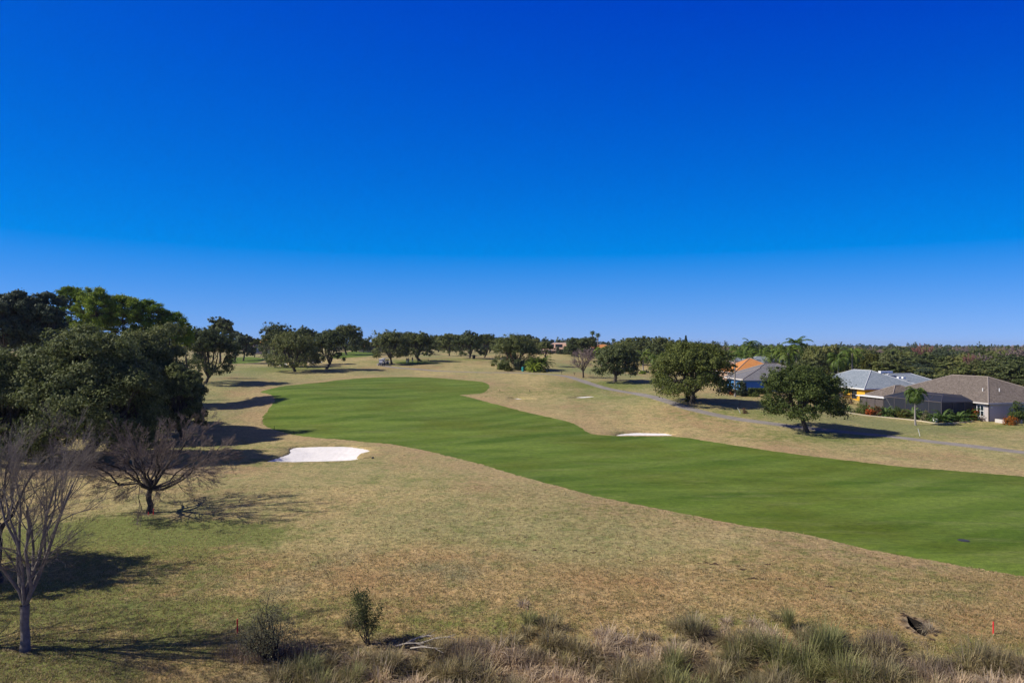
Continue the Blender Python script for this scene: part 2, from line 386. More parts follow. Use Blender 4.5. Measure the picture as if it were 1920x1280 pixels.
def fairway_mat():
    m, nt, b, out = new_mat('mown_fairway_grass'); n = N(nt); p = n.pos()
    st = n.mapping(p, (.22, 1., 1), (0, 0, R(20)))
    band = n.noise(st, .16, 4, .6, .8); blot = n.noise(p, .07, 4, .6); fine = n.math('ADD', n.math('MULTIPLY', n.noise(n.mapping(p, (.45, 1., 1), (0, 0, R(20))), 3.2, 7, .85), .6), n.math('MULTIPLY', n.noise(p, 14, 5, .85), .4))
    w = n.node('ShaderNodeTexWave'); n.lk(n.mapping(p, (1, 1, 1), (0, 0, R(62))), w.inputs['Vector']); w.inputs['Scale'].default_value = .055; w.inputs['Distortion'].default_value = 5; w.inputs['Detail'].default_value = 2; w.inputs['Detail Scale'].default_value = .5
    col = n.mix(n.mr(band, .36, .66), (.058, .108, .005), (.130, .188, .023))
    col = n.mix(n.math('MULTIPLY', n.mr(w.outputs['Fac'], .42, .72), .42), col, (.145, .20, .032))
    col = n.mix(n.math('MULTIPLY', n.mr(blot, .46, .64), .6), col, (.085, .105, .004))
    col = n.mix(n.math('MULTIPLY', n.mr(n.noise(st, .5, 6, .75), .52, .70), .55), col, (.175, .195, .06))
    col = n.mix(1., col, n.ramp(fine, [(.36, (.45, .48, .48)), (.5, (1, 1, 1)), (.62, (1.55, 1.5, 1.4))]), 'MULTIPLY')
    n.lk(col, b.inputs['Base Color']); b.inputs['Roughness'].default_value = .9
    n.bump(n.noise(p, 10, 4, .8), .5, .04, b)
    return m
def simple_mat(name, col, var=.25, scale=3., rough=.8, metal=0., bump=0., spec=.25, coord='obj', col2=None):
    m, nt, b, out = new_mat(name); n = N(nt); p = n.obj() if coord == 'obj' else n.pos()
    f = n.noise(p, scale, 5, .7)
    c2 = col2 or tuple(c * (1 - var) for c in col)
    c1 = tuple(min(1, c * (1 + var * .5)) for c in col)
    n.lk(n.ramp(f, [(.33, c2), (.66, c1)]), b.inputs['Base Color'])
    b.inputs['Roughness'].default_value = rough; b.inputs['Metallic'].default_value = metal; b.inputs['Specular IOR Level'].default_value = spec
    if bump: n.bump(f, bump, .03, b)
    return m
def sand_mat():
    m, nt, b, out = new_mat('white_sand'); n = N(nt); p = n.pos()
    f = n.noise(n.mapping(p, (1, .4, 1), (0, 0, R(35))), 2.2, 5, .7)
    n.lk(n.ramp(f, [(.3, (.70, .665, .66)), (.65, (.85, .81, .80))]), b.inputs['Base Color']); b.inputs['Roughness'].default_value = .95
    n.bump(f, .5, .06, b); return m
def path_mat():
    m, nt, b, out = new_mat('worn_asphalt'); n = N(nt); p = n.pos()
    c = n.mix(n.mr(n.noise(p, .5, 5, .7), .35, .65), (.22, .195, .175), (.29, .26, .235))
    c = n.mix(n.mr(n.noise(p, 6, 4, .8), .55, .7), c, (.12, .10, .115))
    n.lk(c, b.inputs['Base Color']); b.inputs['Roughness'].default_value = .9; return m
def leaf_mat(name, cols, trans=.34, rough=.6, spec=.18, scale=.6, gain=1.0):
    cols = [tuple(min(1., k * gain) for k in c) for c in cols]
    m, nt, b, out = new_mat(name); n = N(nt)
    g = n.node('ShaderNodeNewGeometry'); oi = n.node('ShaderNodeObjectInfo')
    c = n.ramp(g.outputs['Random Per Island'], [(i / max(1, len(cols) - 1), k) for i, k in enumerate(cols)])
    nz = n.noise(n.obj(), scale, 3, .6)
    c = n.mix(1., c, n.ramp(nz, [(.3, (.72, .74, .78)), (.7, (1.3, 1.24, 1.12))]), 'MULTIPLY')
    hs = n.node('ShaderNodeHueSaturation'); n.lk(c, hs.inputs['Color'])
    n.lk(n.mr(oi.outputs['Random'], 0, 1, .485, .515), hs.inputs['Hue']); n.lk(n.mr(oi.outputs['Random'], 0, 1, 1.2, .82), hs.inputs['Value'])
    n.lk(hs.outputs[0], b.inputs['Base Color']); b.inputs['Roughness'].default_value = rough; b.inputs['Specular IOR Level'].default_value = spec
    t = n.node('ShaderNodeBsdfTranslucent'); n.lk(hs.outputs[0], t.inputs[0])
    mx = n.node('ShaderNodeMixShader'); mx.inputs[0].default_value = trans; n.lk(b.outputs[0], mx.inputs[1]); n.lk(t.outputs[0], mx.inputs[2]); n.lk(mx.outputs[0], out.inputs[0])
    return m
def shingle_mat(name, c1, c2, c3):
    m, nt, b, out = new_mat(name); n = N(nt); p = n.obj()
    v = n.vor(n.mapping(p, (1, 1, 2.4)), 5.0, 'Color'); sp = n.node('ShaderNodeSeparateColor'); n.lk(v, sp.inputs[0])
    c = n.ramp(sp.outputs[0], [(0., c1), (.5, c2), (1., c3)])
    z = n.node('ShaderNodeSeparateXYZ'); n.lk(p, z.inputs[0]); fr = n.math('FRACT', n.math('MULTIPLY', z.outputs[2], 6.5))
    c = n.mix(n.mr(fr, 0, .16, .25, 0), c, tuple(k * .5 for k in c1))
    c = n.mix(n.math('MULTIPLY', n.mr(n.noise(p, .5, 5, .7), .45, .7), .35), c, tuple(k * .75 for k in c2))
    n.lk(c, b.inputs['Base Color']); b.inputs['Roughness'].default_value = .9; n.bump(sp.outputs[1], .35, .03, b); return m
def screen_mat():
    m, nt, b, out = new_mat('insect_screen'); n = N(nt)
    b.inputs['Base Color'].default_value = (.028, .032, .045, 1); b.inputs['Roughness'].default_value = .6
    t = n.node('ShaderNodeBsdfTransparent'); mx = n.node('ShaderNodeMixShader'); mx.inputs[0].default_value = .9
    n.lk(t.outputs[0], mx.inputs[1]); n.lk(b.outputs[0], mx.inputs[2]); n.lk(mx.outputs[0], out.inputs[0]); return m
def glass_mat():
    m, nt, b, out = new_mat('window_glass'); b.inputs['Base Color'].default_value = (.02, .03, .04, 1); b.inputs['Roughness'].default_value = .06; b.inputs['Specular IOR Level'].default_value = .8; return m

M = {}
M['rough'] = rough_mat(); M['fairway'] = fairway_mat(); M['sand'] = sand_mat(); M['path'] = path_mat()
M['oak'] = leaf_mat('live_oak_leaves', [(.024, .034, .014), (.046, .060, .021), (.075, .088, .033), (.036, .05, .019), (.12, .128, .058)], gain=1.9)
M['oak_grey'] = leaf_mat('greyish_oak_leaves', [(.027, .038, .013), (.055, .070, .022), (.084, .096, .033), (.042, .056, .018), (.125, .133, .056)], gain=2.0)
M['oak_green'] = leaf_mat('bright_oak_leaves', [(.028, .045, .011), (.055, .078, .017), (.09, .112, .028), (.04, .06, .014), (.13, .15, .045)], gain=1.35)  # leaf colour more green than the other oaks
M['dark'] = leaf_mat('dark_evergreen_leaves', [(.016, .026, .016), (.034, .048, .028), (.055, .07, .042), (.025, .036, .022)], gain=2.1)
M['pine'] = leaf_mat('pine_needles', [(.035, .058, .009), (.07, .105, .014), (.12, .15, .02), (.05, .08, .011)], .3, gain=2.6)
M['woods'] = leaf_mat('woodland_leaves', [(.035, .045, .016), (.065, .078, .024), (.10, .11, .036), (.05, .06, .02), (.15, .14, .06)], gain=2.3)
M['yellowish'] = leaf_mat('yellowish_leaves', [(.07, .075, .016), (.12, .12, .024), (.16, .15, .035)])
M['rusty'] = leaf_mat('rusty_leaves', [(.13, .065, .035), (.19, .095, .05), (.11, .075, .045)], gain=1.3)
M['palm'] = leaf_mat('palm_leaflets', [(.03, .055, .010), (.06, .095, .016), (.10, .135, .028)], .35, .5, .3, gain=1.7)
M['cycad'] = leaf_mat('cycad_leaflets', [(.022, .045, .012), (.045, .08, .018), (.09, .12, .04)], .3, .5, .3, gain=2.1)
M['croton'] = leaf_mat('croton_leaves', [(.30, .075, .015), (.42, .12, .02), (.14, .07, .02), (.06, .08, .02)], .35, gain=1.5)
M['shrub'] = leaf_mat('shrub_leaves', [(.03, .05, .012), (.055, .08, .02), (.085, .105, .03)], gain=1.7)
M['shrub_grey'] = leaf_mat('grey_green_shrub_leaves', [(.13, .135, .065), (.19, .19, .10), (.25, .24, .14), (.10, .11, .05)])
M['shrub_green'] = leaf_mat('dark_green_shrub_leaves', [(.055, .075, .025), (.10, .115, .04), (.14, .15, .065)])
M['moss'] = leaf_mat('hanging_moss_strands', [(.10, .10, .078), (.16, .155, .12), (.07, .07, .05)], .2)
M['bark'] = simple_mat('oak_bark', (.085, .070, .058), .5, 4, .95, bump=.6)
M['bark_pine'] = simple_mat('pine_bark', (.12, .085, .062), .5, 4, .95, bump=.6)
M['bark_grey'] = simple_mat('pale_grey_bark', (.19, .165, .145), .45, 5, .9, bump=.4)
M['bark_dark'] = simple_mat('dark_brown_bark', (.065, .052, .046), .5, 5, .95, bump=.5)
M['twig_purple'] = simple_mat('purple_brown_twigs', (.17, .13, .115), .35, 1.2, .9)
M['twig_grey'] = simple_mat('grey_twigs', (.19, .162, .138), .35, 1.2, .9)
M['twig_pink'] = simple_mat('pinkish_twigs', (.26, .195, .18), .3, .6, .9)
M['twig_red'] = simple_mat('reddish_twigs', (.26, .125, .11), .3, .6, .9)
M['palm_trunk'] = simple_mat('palm_bark', (.30, .27, .24), .35, 5, .9, bump=.4)
M['white'] = simple_mat('white_paint', (.78, .78, .77), .06, 4, .5)
M['offwhite'] = simple_mat('offwhite_stucco', (.56, .52, .50), .12, 6, .85, bump=.1)
M['stucco_grey'] = simple_mat('grey_beige_stucco', (.47, .425, .42), .12, 6, .85, bump=.1)
M['stucco_yellow'] = simple_mat('mustard_stucco', (.72, .40, .035), .1, 5, .85, bump=.1)
M['stucco_blue'] = simple_mat('blue_stucco', (.08, .24, .52), .12, 5, .85, bump=.1)
M['stucco_peach'] = simple_mat('peach_stucco', (.55, .38, .28), .12, 5, .85)
M['roof_brown'] = shingle_mat('brown_grey_shingles', (.10, .080, .068), (.155, .128, .110), (.215, .178, .155))
M['roof_pale'] = shingle_mat('pale_blue_grey_shingles', (.165, .195, .235), (.225, .26, .305), (.29, .32, .365))
M['roof_slate'] = shingle_mat('grey_shingles', (.125, .122, .135), (.165, .16, .175), (.205, .20, .215))
M['roof_orange'] = shingle_mat('orange_tiles', (.44, .175, .055), (.54, .22, .07), (.60, .28, .10))
M['roof_peach'] = shingle_mat('peach_tiles', (.42, .26, .19), (.52, .33, .25), (.58, .39, .30))
M['cap_brown'] = simple_mat('ridge_shingles', (.30, .25, .22), .2, 6)
M['cap_pale'] = simple_mat('pale_ridge_shingles', (.50, .51, .54), .15, 6)
M['screen'] = screen_mat(); M['glass'] = glass_mat()
M['bronze'] = simple_mat('bronze_aluminium', (.10, .085, .085), .2, 4, .5)
M['beam'] = simple_mat('dull_bronze_beam', (.085, .075, .08), .2, 4, .5)
M['solar'] = simple_mat('solar_cells', (.015, .018, .03), .2, 8, .15, spec=.6)
M['metal'] = simple_mat('galvanised_metal', (.5, .5, .52), .15, 6, .4, .6)
M['red_paint'] = simple_mat('red_paint', (.80, .045, .05), .1, 8, .6)
M['black'] = simple_mat('black_plastic', (.02, .02, .022), .3, 8, .5)
M['rubber'] = simple_mat('black_rubber', (.015, .015, .016), .3, 8, .85)
M['iron'] = simple_mat('dark_iron_cover', (.05, .052, .055), .3, 8, .6)
M['teal'] = simple_mat('teal_plastic', (.03, .30, .30), .15, 8, .5)
M['navy'] = simple_mat('navy_body_paint', (.025, .032, .06), .1, 8, .35, spec=.5)
M['seat'] = simple_mat('cream_vinyl', (.5, .46, .38), .12, 8, .5)
M['brown_soil'] = simple_mat('brown_soil', (.075, .048, .030), .5, 9, .95, bump=.8)
M['hole_shade_soil'] = simple_mat('shaded_hole_soil', (.012, .009, .007), .5, 9, .95, bump=.8)  # near-black colour stands in for the darkness inside the hole
M['curb'] = simple_mat('pale_curbing', (.55, .47, .35), .15, 4, .9)
M['deadwood'] = simple_mat('bleached_dead_wood', (.42, .37, .31), .3, 5, .9)
M['skin'] = simple_mat('skin', (.45, .27, .20), .1, 10, .6)
M['hair'] = simple_mat('dark_hair', (.03, .022, .018), .3, 20, .7)
M['cloth_black'] = simple_mat('black_cloth', (.022, .022, .026), .3, 20, .9)
M['cloth_white'] = simple_mat('white_cloth', (.72, .72, .70), .1, 20, .9)
M['cloth_grey'] = simple_mat('grey_cloth', (.17, .185, .20), .2, 20, .9)
M['cloth_pale'] = simple_mat('pale_grey_cloth', (.40, .40, .42), .2, 20, .9)
def grass_mat(name, cols, trans=.25): return leaf_mat(name, cols, trans, .7, .2, .8)
M['g_marsh'] = grass_mat('marsh_grass_blades', [(.20, .18, .085), (.35, .29, .17), (.26, .23, .12), (.44, .37, .24), (.17, .165, .07), (.31, .26, .15)], .35)
M['g_green'] = grass_mat('green_grass_blades', [(.16, .18, .06), (.24, .25, .10), (.32, .31, .16), (.12, .14, .045)], .35)
M['g_olive'] = grass_mat('olive_grass_blades', [(.22, .195, .09), (.30, .25, .135), (.38, .32, .20), (.17, .165, .07)], .35)
M['g_tan'] = grass_mat('dry_grass_blades', [(.44, .35, .24), (.54, .44, .32), (.32, .25, .16), (.60, .51, .40)], .35)
M['g_purple'] = grass_mat('brown_dead_brush', [(.21, .155, .11), (.29, .22, .16), (.37, .30, .22), (.15, .11, .08)], .3)
M['g_tuft'] = grass_mat('short_dry_tufts', [(.36, .26, .12), (.44, .33, .17), (.22, .17, .075), (.15, .15, .045), (.50, .40, .24), (.13, .09, .045)])

# ground objects
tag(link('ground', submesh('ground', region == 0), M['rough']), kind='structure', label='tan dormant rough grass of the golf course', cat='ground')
tag(link('fairway', submesh('fairway', region == 1), M['fairway']), kind='structure', label='bright green mown fairway sweeping across the course', cat='fairway')
tag(link('putting_green', submesh('putting_green', region == 2), M['fairway']), kind='structure', label='distant green patches of mown grass beyond the trees', cat='green')
tag(link('cart_path', submesh('cart_path', region == 3), M['path']), kind='structure', label='narrow greyish purple cart path winding past the houses', cat='path')
HOLE_ME = submesh('dirt_hole', region == 9, False)
BL = ['large white sand bunker beside the left edge of the fairway', 'thin white sand bunker on the far edge of the fairway', 'small white sand bunker on the tan slope near the path', 'tiny white sand sliver on the tan slope', 'white sand bunker glimpsed under the left oak group', 'thin sand bunker behind the left oak group']
for k in range(len(BUNKERS)):
    if (region == 10 + k).any():
        tag(link('sand_bunker', submesh('sand_bunker', region == 10 + k, False), M['sand']), kind='structure', label=BL[k], cat='bunker')

# ------------------------------------------------------------------ plant generators
def leaf_quads(c, nrm, size, g, asp=.6):
    n = len(c); ref = unit(g.normal(size=(n, 3))); t = unit(np.cross(nrm, ref)); b = np.cross(nrm, t)
    s = size[:, None] if not np.isscalar(size) else size
    V = np.stack([c + t * s, c + b * s * asp, c - t * s, c - b * s * asp], 1).reshape(-1, 3)
    return V, np.arange(n * 4).reshape(n, 4)
def tubes(P, Rd, sides):
    """P (m,k,3) paths with radii (m,k) -> verts, quads"""
    m, k, _ = P.shape
    d = unit(P[:, -1] - P[:, 0]); ref = np.where(np.abs(d[:, 2:3]) > .9, np.array([[1., 0, 0]]), np.array([[0, 0, 1.]]))
    a = unit(np.cross(d, ref)); b = np.cross(d, a)
    ang = np.arange(sides) * 2 * math.pi / sides
    ring = a[:, None, None] * np.cos(ang)[None, None, :, None] + b[:, None, None] * np.sin(ang)[None, None, :, None]
    V = (P[:, :, None] + ring * Rd[:, :, None, None]).reshape(-1, 3)
    base = (np.arange(m) * k * sides)[:, None, None]; i = np.arange(k - 1)[None, :, None] * sides; j = np.arange(sides)[None, None]; j2 = (j + 1) % sides
    Q = np.stack(np.broadcast_arrays(base + i + j, base + i + j2, base + i + sides + j2, base + i + sides + j), -1).reshape(-1, 4)
    return V, Q
def curve(a, b, sag, k, g, wob=.05):
    """k-point paths from a to b (m,3), bent by sag (m,3)"""
    t = np.linspace(0, 1, k)[None, :, None]
    L = np.linalg.norm(b - a, axis=-1)[:, None, None]
    P = a[:, None] * (1 - t) + b[:, None] * t + sag[:, None] * (4 * t * (1 - t)) + g.normal(size=(len(a), k, 3)) * wob * L * np.where((t > 0) & (t < 1), 1, 0)
    return P
class Acc:
    def __init__(s): s.V = []; s.Q = []; s.n = 0
    def add(s, vq): s.V.append(vq[0]); s.Q.append(vq[1] + s.n); s.n += len(vq[0])
    def mesh(s, name, smooth=False): return np_mesh(name, np.concatenate(s.V), np.concatenate(s.Q), smooth=smooth)

def oak_parts(w, h, cb, seed, nleaf, ls, lobes=11, fork=.5, trunk_r=.3, lean=(0, 0), moss=0, depth=1., clump=.054, droop=.5, ragged=1.0, twin=False):
    """crown width w, height h, crown bottom height cb; returns trunk mesh, crown mesh, moss mesh"""
    g = rng(seed); rx = w / 2; cz = cb + (h - cb) * .42; rz_up = h - cz; rz_dn = cz - cb
    th = cb + (h - cb) * .08 if fork is None else fork * cb + .3
    top = np.array([lean[0], lean[1], th])
    # lobes spread around a dome
    ang = np.arange(lobes) * 2.39996 + g.uniform(0, 6.28); rr = np.sqrt((np.arange(lobes) + .5) / lobes)
    lc = np.stack([np.cos(ang) * rr * rx * .60, np.sin(ang) * rr * rx * .60 * depth, np.zeros(lobes)], 1)
    dome = np.sqrt(np.clip(1 - rr ** 2 * .85, .05, 1))
    lc[:, 2] = cz + rz_up * (dome * .78 - .28) + g.normal(size=lobes) * .10 * rz_up * ragged
    lc[:, :2] += g.normal(size=(lobes, 2)) * rx * .07 * ragged + np.array(lean)[None] * .6
    lr = rx * g.uniform(.30, .46, lobes) * (12 / max(lobes, 12)) ** .5 * 1.06
    ncl = max(40, int(nleaf / 46))
    li = g.integers(0, lobes, ncl)
    d = unit(g.normal(size=(ncl, 3)) * np.array([1, 1, .85])); d[:, 2] = np.where(d[:, 2] < -.45, -d[:, 2] * .6, d[:, 2]); d = unit(d)
    kind = g.uniform(0, 1, ncl); rad = lr[li] * np.where(kind < .2, g.uniform(.15, .6, ncl), np.where(kind > .90 - .05 * ragged, g.uniform(1.06, 1.06 + .26 * ragged, ncl), g.uniform(.74, 1.04, ncl)))
    cc = lc[li] + d * rad[:, None] * np.array([1, depth, .82])
    # hanging skirt round the lower edge
    ns = int(ncl * .22 * droop); a2 = g.uniform(0, 6.28, ns); r2 = g.uniform(.62, .95, ns)
    sk = np.stack([np.cos(a2) * rx * r2, np.sin(a2) * rx * r2 * depth, cb + g.uniform(0, .30, ns) * (h - cb) + .12 * (h - cb) * np.sin(a2 * 3 + seed)], 1); sk[:, :2] += np.array(lean) * .6
    cd = np.concatenate([d, unit(sk - np.array([lean[0] * .6, lean[1] * .6, cz]))]); cc = np.concatenate([cc, sk]); cc[:, 2] = np.minimum(cc[:, 2], h - .02 * h)
    inside_top = np.maximum(cc[:, 2], cb * .92); cc[:, 2] = inside_top
    ncl = len(cc); crad = w * clump * g.uniform(.45, 1.2, ncl) * np.concatenate([np.where(kind > .90 - .05 * ragged, .62, 1.), np.ones(ns)])
    per = max(6, int(nleaf / ncl)); ci = np.repeat(np.arange(ncl), per)
    off = g.normal(size=(len(ci), 3)) * np.array([.55, .55, .42]); 
    c = cc[ci] + off * crad[ci][:, None]
    cen = np.array([lean[0] * .6, lean[1] * .6, cz])
    nrm = unit(cd[ci] * .75 + unit(off) * .65 + np.array([0, 0, .25]) + g.normal(size=c.shape) * .42)
    crown = np_mesh('crown', *leaf_quads(c, nrm, ls * g.uniform(.6, 1.35, len(c)), g))
    # trunk, limbs, branches
    A = Acc()
    base = np.array([0., 0, -.4])
    k = 7; t = np.linspace(0, 1, k); P = base[None] * (1 - t[:, None]) + top[None] * t[:, None]; P[1:-1, :2] += g.normal(size=(k - 2, 2)) * trunk_r * .15
    Rr = trunk_r * (1 - .25 * t) ; Rr[0] *= 1.5; Rr[1] *= 1.12
    A.add(tubes(P[None], Rr[None], 9))
    starts = np.repeat(top[None] - np.array([[0, 0, trunk_r * .5]]), lobes, 0) + np.concatenate([lc[:, :2] * .02, np.zeros((lobes, 1))], 1)
    sag = np.zeros((lobes, 3)); sag[:, 2] = -.06 * rx; 
    LP = curve(starts, lc, sag, 6, g, .03); LR = trunk_r * np.linspace(.62, .14, 6)[None] * g.uniform(.7, 1.1, (lobes, 1))
    A.add(tubes(LP, LR, 6))
    nb = min(ncl, 140); sel = g.choice(ncl, nb, replace=False)
    dl = np.linalg.norm(cc[sel][:, None] - lc[None], axis=-1); nl = dl.argmin(1)
    st = LP[nl, g.integers(3, 6, nb)]
    A.add(tubes(curve(st, cc[sel], np.zeros((nb, 3)), 4, g, .05), trunk_r * np.linspace(.16, .03, 4)[None].repeat(nb, 0), 4))
    trunk = A.mesh('trunk', True)
    mo = None
    if moss:
        a3 = g.uniform(0, 6.28, moss); r3 = np.sqrt(g.uniform(.05, 1., moss)) * .95
        p = np.stack([np.cos(a3) * r3 * rx, np.sin(a3) * r3 * rx * depth, cb + (h - cb) * (.05 + .16 * (1 - r3))], 1); p[:, 2] += g.uniform(-.1, .2, moss) * (h - cb) * .5
        pi = np.repeat(np.arange(moss), 7); q = p[pi] + g.normal(size=(len(pi), 3)) * np.array([.18, .18, .10])
        L = g.uniform(.25, .9, len(q)) * h * .075; wd = g.uniform(.02, .05, len(q)) * 1.2; an = g.uniform(0, 6.28, len(q)); s = np.stack([np.cos(an), np.sin(an), np.zeros(len(q))], 1) * wd[:, None]
        dn = np.zeros_like(q); dn[:, 2] = -L; jit = g.normal(size=q.shape) * .05
        V = np.stack([q - s, q + s, q + s * .8 + dn * .6 + jit, q + jit + dn - s * .2], 1).reshape(-1, 3)
        mo = np_mesh('hanging_moss', V, np.arange(len(V)).reshape(-1, 4))
    return trunk, crown, mo
def make_oak(label, loc, group=None, mat='oak', name='oak_tree', cat='tree', rz=0., **kw):
    t = thing(name, label, cat, loc, rz, group)
    tr, cr, mo = oak_parts(**kw)
    link('trunk', tr, M['bark'], t); link('crown', cr, M[mat], t)
    if mo is not None: tag(link("hanging_moss", mo, M["moss"], t), kind="stuff")
    return t

def pine_parts(h, w, cb, seed, nleaf, ls, ncl=110):
    g = rng(seed); A = Acc(); k = 8; t = np.linspace(0, 1, k); P = np.stack([g.normal(size=k) * .12 * t, g.normal(size=k) * .12 * t, -.4 + t * (h + .2)], 1)
    A.add(tubes(P[None], (.24 * (1 - .8 * t))[None], 8))
    zc = cb + (h - cb) * g.uniform(0, 1, ncl) ** .8; f = (zc - cb) / (h - cb); rr = w / 2 * np.sqrt(np.clip(1 - (f - .35) ** 2 / .45, .05, 1)) * g.uniform(.35, 1.05, ncl); a = g.uniform(0, 6.28, ncl)
    cc = np.stack([np.cos(a) * rr, np.sin(a) * rr, zc], 1)
    st = np.stack([np.zeros(ncl), np.zeros(ncl), zc - rr * .35], 1); A.add(tubes(curve(st, cc, np.tile([[0, 0, -.1]], (ncl, 1)), 4, g, .04), np.tile(np.linspace(.07, .02, 4)[None], (ncl, 1)), 4))
    per = nleaf // ncl; ci = np.repeat(np.arange(ncl), per); off = g.normal(size=(len(ci), 3)) * np.array([.62, .62, .40]) * w * .064
    c = cc[ci] + off; nrm = unit(g.normal(size=c.shape) + np.array([0, 0, .3]))
    return A.mesh('trunk', True), np_mesh('crown', *leaf_quads(c, nrm, ls * g.uniform(.6, 1.4, len(c)), g, .35))
def make_pine(label, loc, group=None, mat='pine', **kw):
    t = thing('pine_tree', label, 'tree', loc, 0, group); tr, cr = pine_parts(**kw)
    link('trunk', tr, M['bark_pine'], t); link('crown', cr, M[mat], t); return t

def bare_parts(h, w, fork, seed, trunk_r, up=.5, levels=(7, 5, 5, 6, 5), rad=(.42, .5, .5, .55, .6), twig_min=.006, shape=1.0, sf=1.0):
    """leafless tree: returns (trunk and limbs, fine twigs)"""
    g = rng(seed); A = Acc(); B = Acc()
    k = 6; t = np.linspace(0, 1, k); P = np.stack([g.normal(size=k) * .05, g.normal(size=k) * .05, -.3 + t * (fork + .3)], 1); P[0, :2] = 0
    A.add(tubes(P[None], np.array([trunk_r * x for x in (1.45, 1.1, 1., .95, .95, 1.)])[None], 9))
    top = P[-1]; L0 = h - fork
    n = levels[0]; az = np.arange(n) * 2.39996 + g.uniform(0, 6.28); spread = math.atan2(w / 2, L0 * sf)
    tilt = spread * np.sqrt(np.linspace(.08, 1., n)) * g.uniform(.85, 1.1, n)
    d = np.stack([np.sin(tilt) * np.cos(az), np.sin(tilt) * np.sin(az), np.cos(tilt)], 1)
    L = np.minimum(L0 / np.maximum(np.cos(tilt), .35), np.hypot(L0, w / 2)) * g.uniform(.5, .68, n)
    s = np.repeat(top[None], n, 0) - np.array([[0, 0, trunk_r * .4]]); r = np.full(n, trunk_r * .52) * g.uniform(.75, 1.15, n)
    cen = np.array([0, 0, fork + L0 * .30])
    for lv in range(len(levels)):
        e = s + d * L[:, None]; sag = np.zeros_like(s); sag[:, 2] = -L * .04; sag[:, :2] = g.normal(size=(len(s), 2)) * L[:, None] * .04
        kk = 6 if lv == 0 else 4
        P = curve(s, e, sag, kk, g, .025)
        Rr = np.maximum(r[:, None] * np.linspace(1, .38, kk)[None], twig_min)
        (A if lv < min(2, len(levels) - 1) else B).add(tubes(P, Rr, (7, 5, 4, 3, 3, 3)[lv]))
        if lv + 1 == len(levels): break
        m = levels[lv + 1]; pi = np.repeat(np.arange(len(s)), m); q = g.uniform(.28, 1., len(pi)); q[::m] = 1.
        f = q * (kk - 1); i0 = np.minimum(f.astype(int), kk - 2); fr = (f - i0)[:, None]
        ns = P[pi, i0] * (1 - fr) + P[pi, i0 + 1] * fr
        out = unit(ns - cen)
        nd = unit(d[pi] + g.normal(size=(len(pi), 3)) * .55 + out * .28 * shape + np.array([0, 0, up * .35]))
        L = L[pi] * g.uniform(.38, .66, len(pi)) * (1.1 - .35 * q); r = np.maximum(r[pi] * (1 - .5 * q) * rad[lv], twig_min); s = ns; d = nd
        keep_ = (np.linalg.norm(s[:, :2], axis=1) < w * .56) & (s[:, 2] < h * 1.02); s, d, L, r = s[keep_], d[keep_], L[keep_], r[keep_]
    return A.mesh('trunk', True), B.mesh('twigs')
def make_bare(label, loc, group=None, rz=0., bark='bark_grey', twig='twig_grey', name='bare_tree', cat='tree', **kw):
    t = thing(name, label, cat, loc, rz, group); tr, tw = bare_parts(**kw)
    link('trunk', tr, M[bark], t); link('crown', tw, M[twig], t); return t

def frond_mesh(nf, L, seed, droop=1.0, lw=.035, nl=16, ll=.45, up=(-.3, 1.2), z0=0.):
    """feathery palm crown around the origin"""
    g = rng(seed); A = Acc()
    az = np.arange(nf) * 2.39996 + g.uniform(0, .4, nf); el = np.linspace(up[1], up[0], nf) + g.normal(size=nf) * .08
    k = 9; t = np.linspace(0, 1, k); Ls = L * g.uniform(.8, 1.1, nf)
    hx = np.stack([np.cos(az), np.sin(az), np.zeros(nf)], 1)
    ang = el[:, None] - droop * t[None] ** 1.5 * 1.5
    dr = np.cumsum(np.cos(ang) * Ls[:, None] / (k - 1), 1); dz = np.cumsum(np.sin(ang) * Ls[:, None] / (k - 1), 1)
    P = hx[:, None] * dr[:, :, None]; P[:, :, 2] += dz + z0
    A.add(tubes(P, np.tile(np.linspace(.03, .008, k)[None] * L / 2.2, (nf, 1)), 3))
    # leaflets on both sides
    q = np.linspace(.12, 1, nl); f = q * (k - 1); i0 = np.minimum(f.astype(int), k - 2); fr = (f - i0)[None, :, None]
    b = P[:, i0] * (1 - fr) + P[:, i0 + 1] * fr; tn = unit(P[:, i0 + 1] - P[:, i0]); side = np.cross(tn, np.array([0, 0, 1.])); side = unit(side)
    for sg in (-1, 1):
        ln = ll * L * (1 - .55 * np.abs(q - .4))[None, :, None] * g.uniform(.8, 1.1, (nf, nl, 1))
        tip = b + (side * sg * .8 + tn * .55 + np.array([0, 0, -.45 * droop]) + g.normal(size=b.shape) * .12) * ln * .62
        w_ = tn * lw * L
        V = np.stack([b - w_, b + w_, tip + w_ * .2, tip - w_ * .2], 2).reshape(-1, 3)
        A.add((V, np.arange(len(V)).reshape(-1, 4)))
    return A.mesh('fronds')
def make_palm(label, loc, h, L, seed, group=None, droop=1., nf=22, r=.13, name='palm_tree', lean=.0, ll=.45, up=(-.5, 1.3), mat='palm'):
    t = thing(name, label, 'palm tree', loc, 0, group); g = rng(seed + 7)
    k = 8; q = np.linspace(0, 1, k); P = np.stack([lean * q ** 2, .1 * np.sin(q * 3), -.3 + q * (h - L * .35 + .3)], 1)
    A = Acc(); A.add(tubes(P[None], (r * (1.15 - .3 * q + .35 * np.exp(-q * 9)))[None], 9)); link('trunk', A.mesh('trunk', True), M['palm_trunk'], t)
    me = frond_mesh(nf, L, seed, droop, ll=ll, up=up); o = link('crown', me, M[mat], t); o.location = P[-1]
    return t
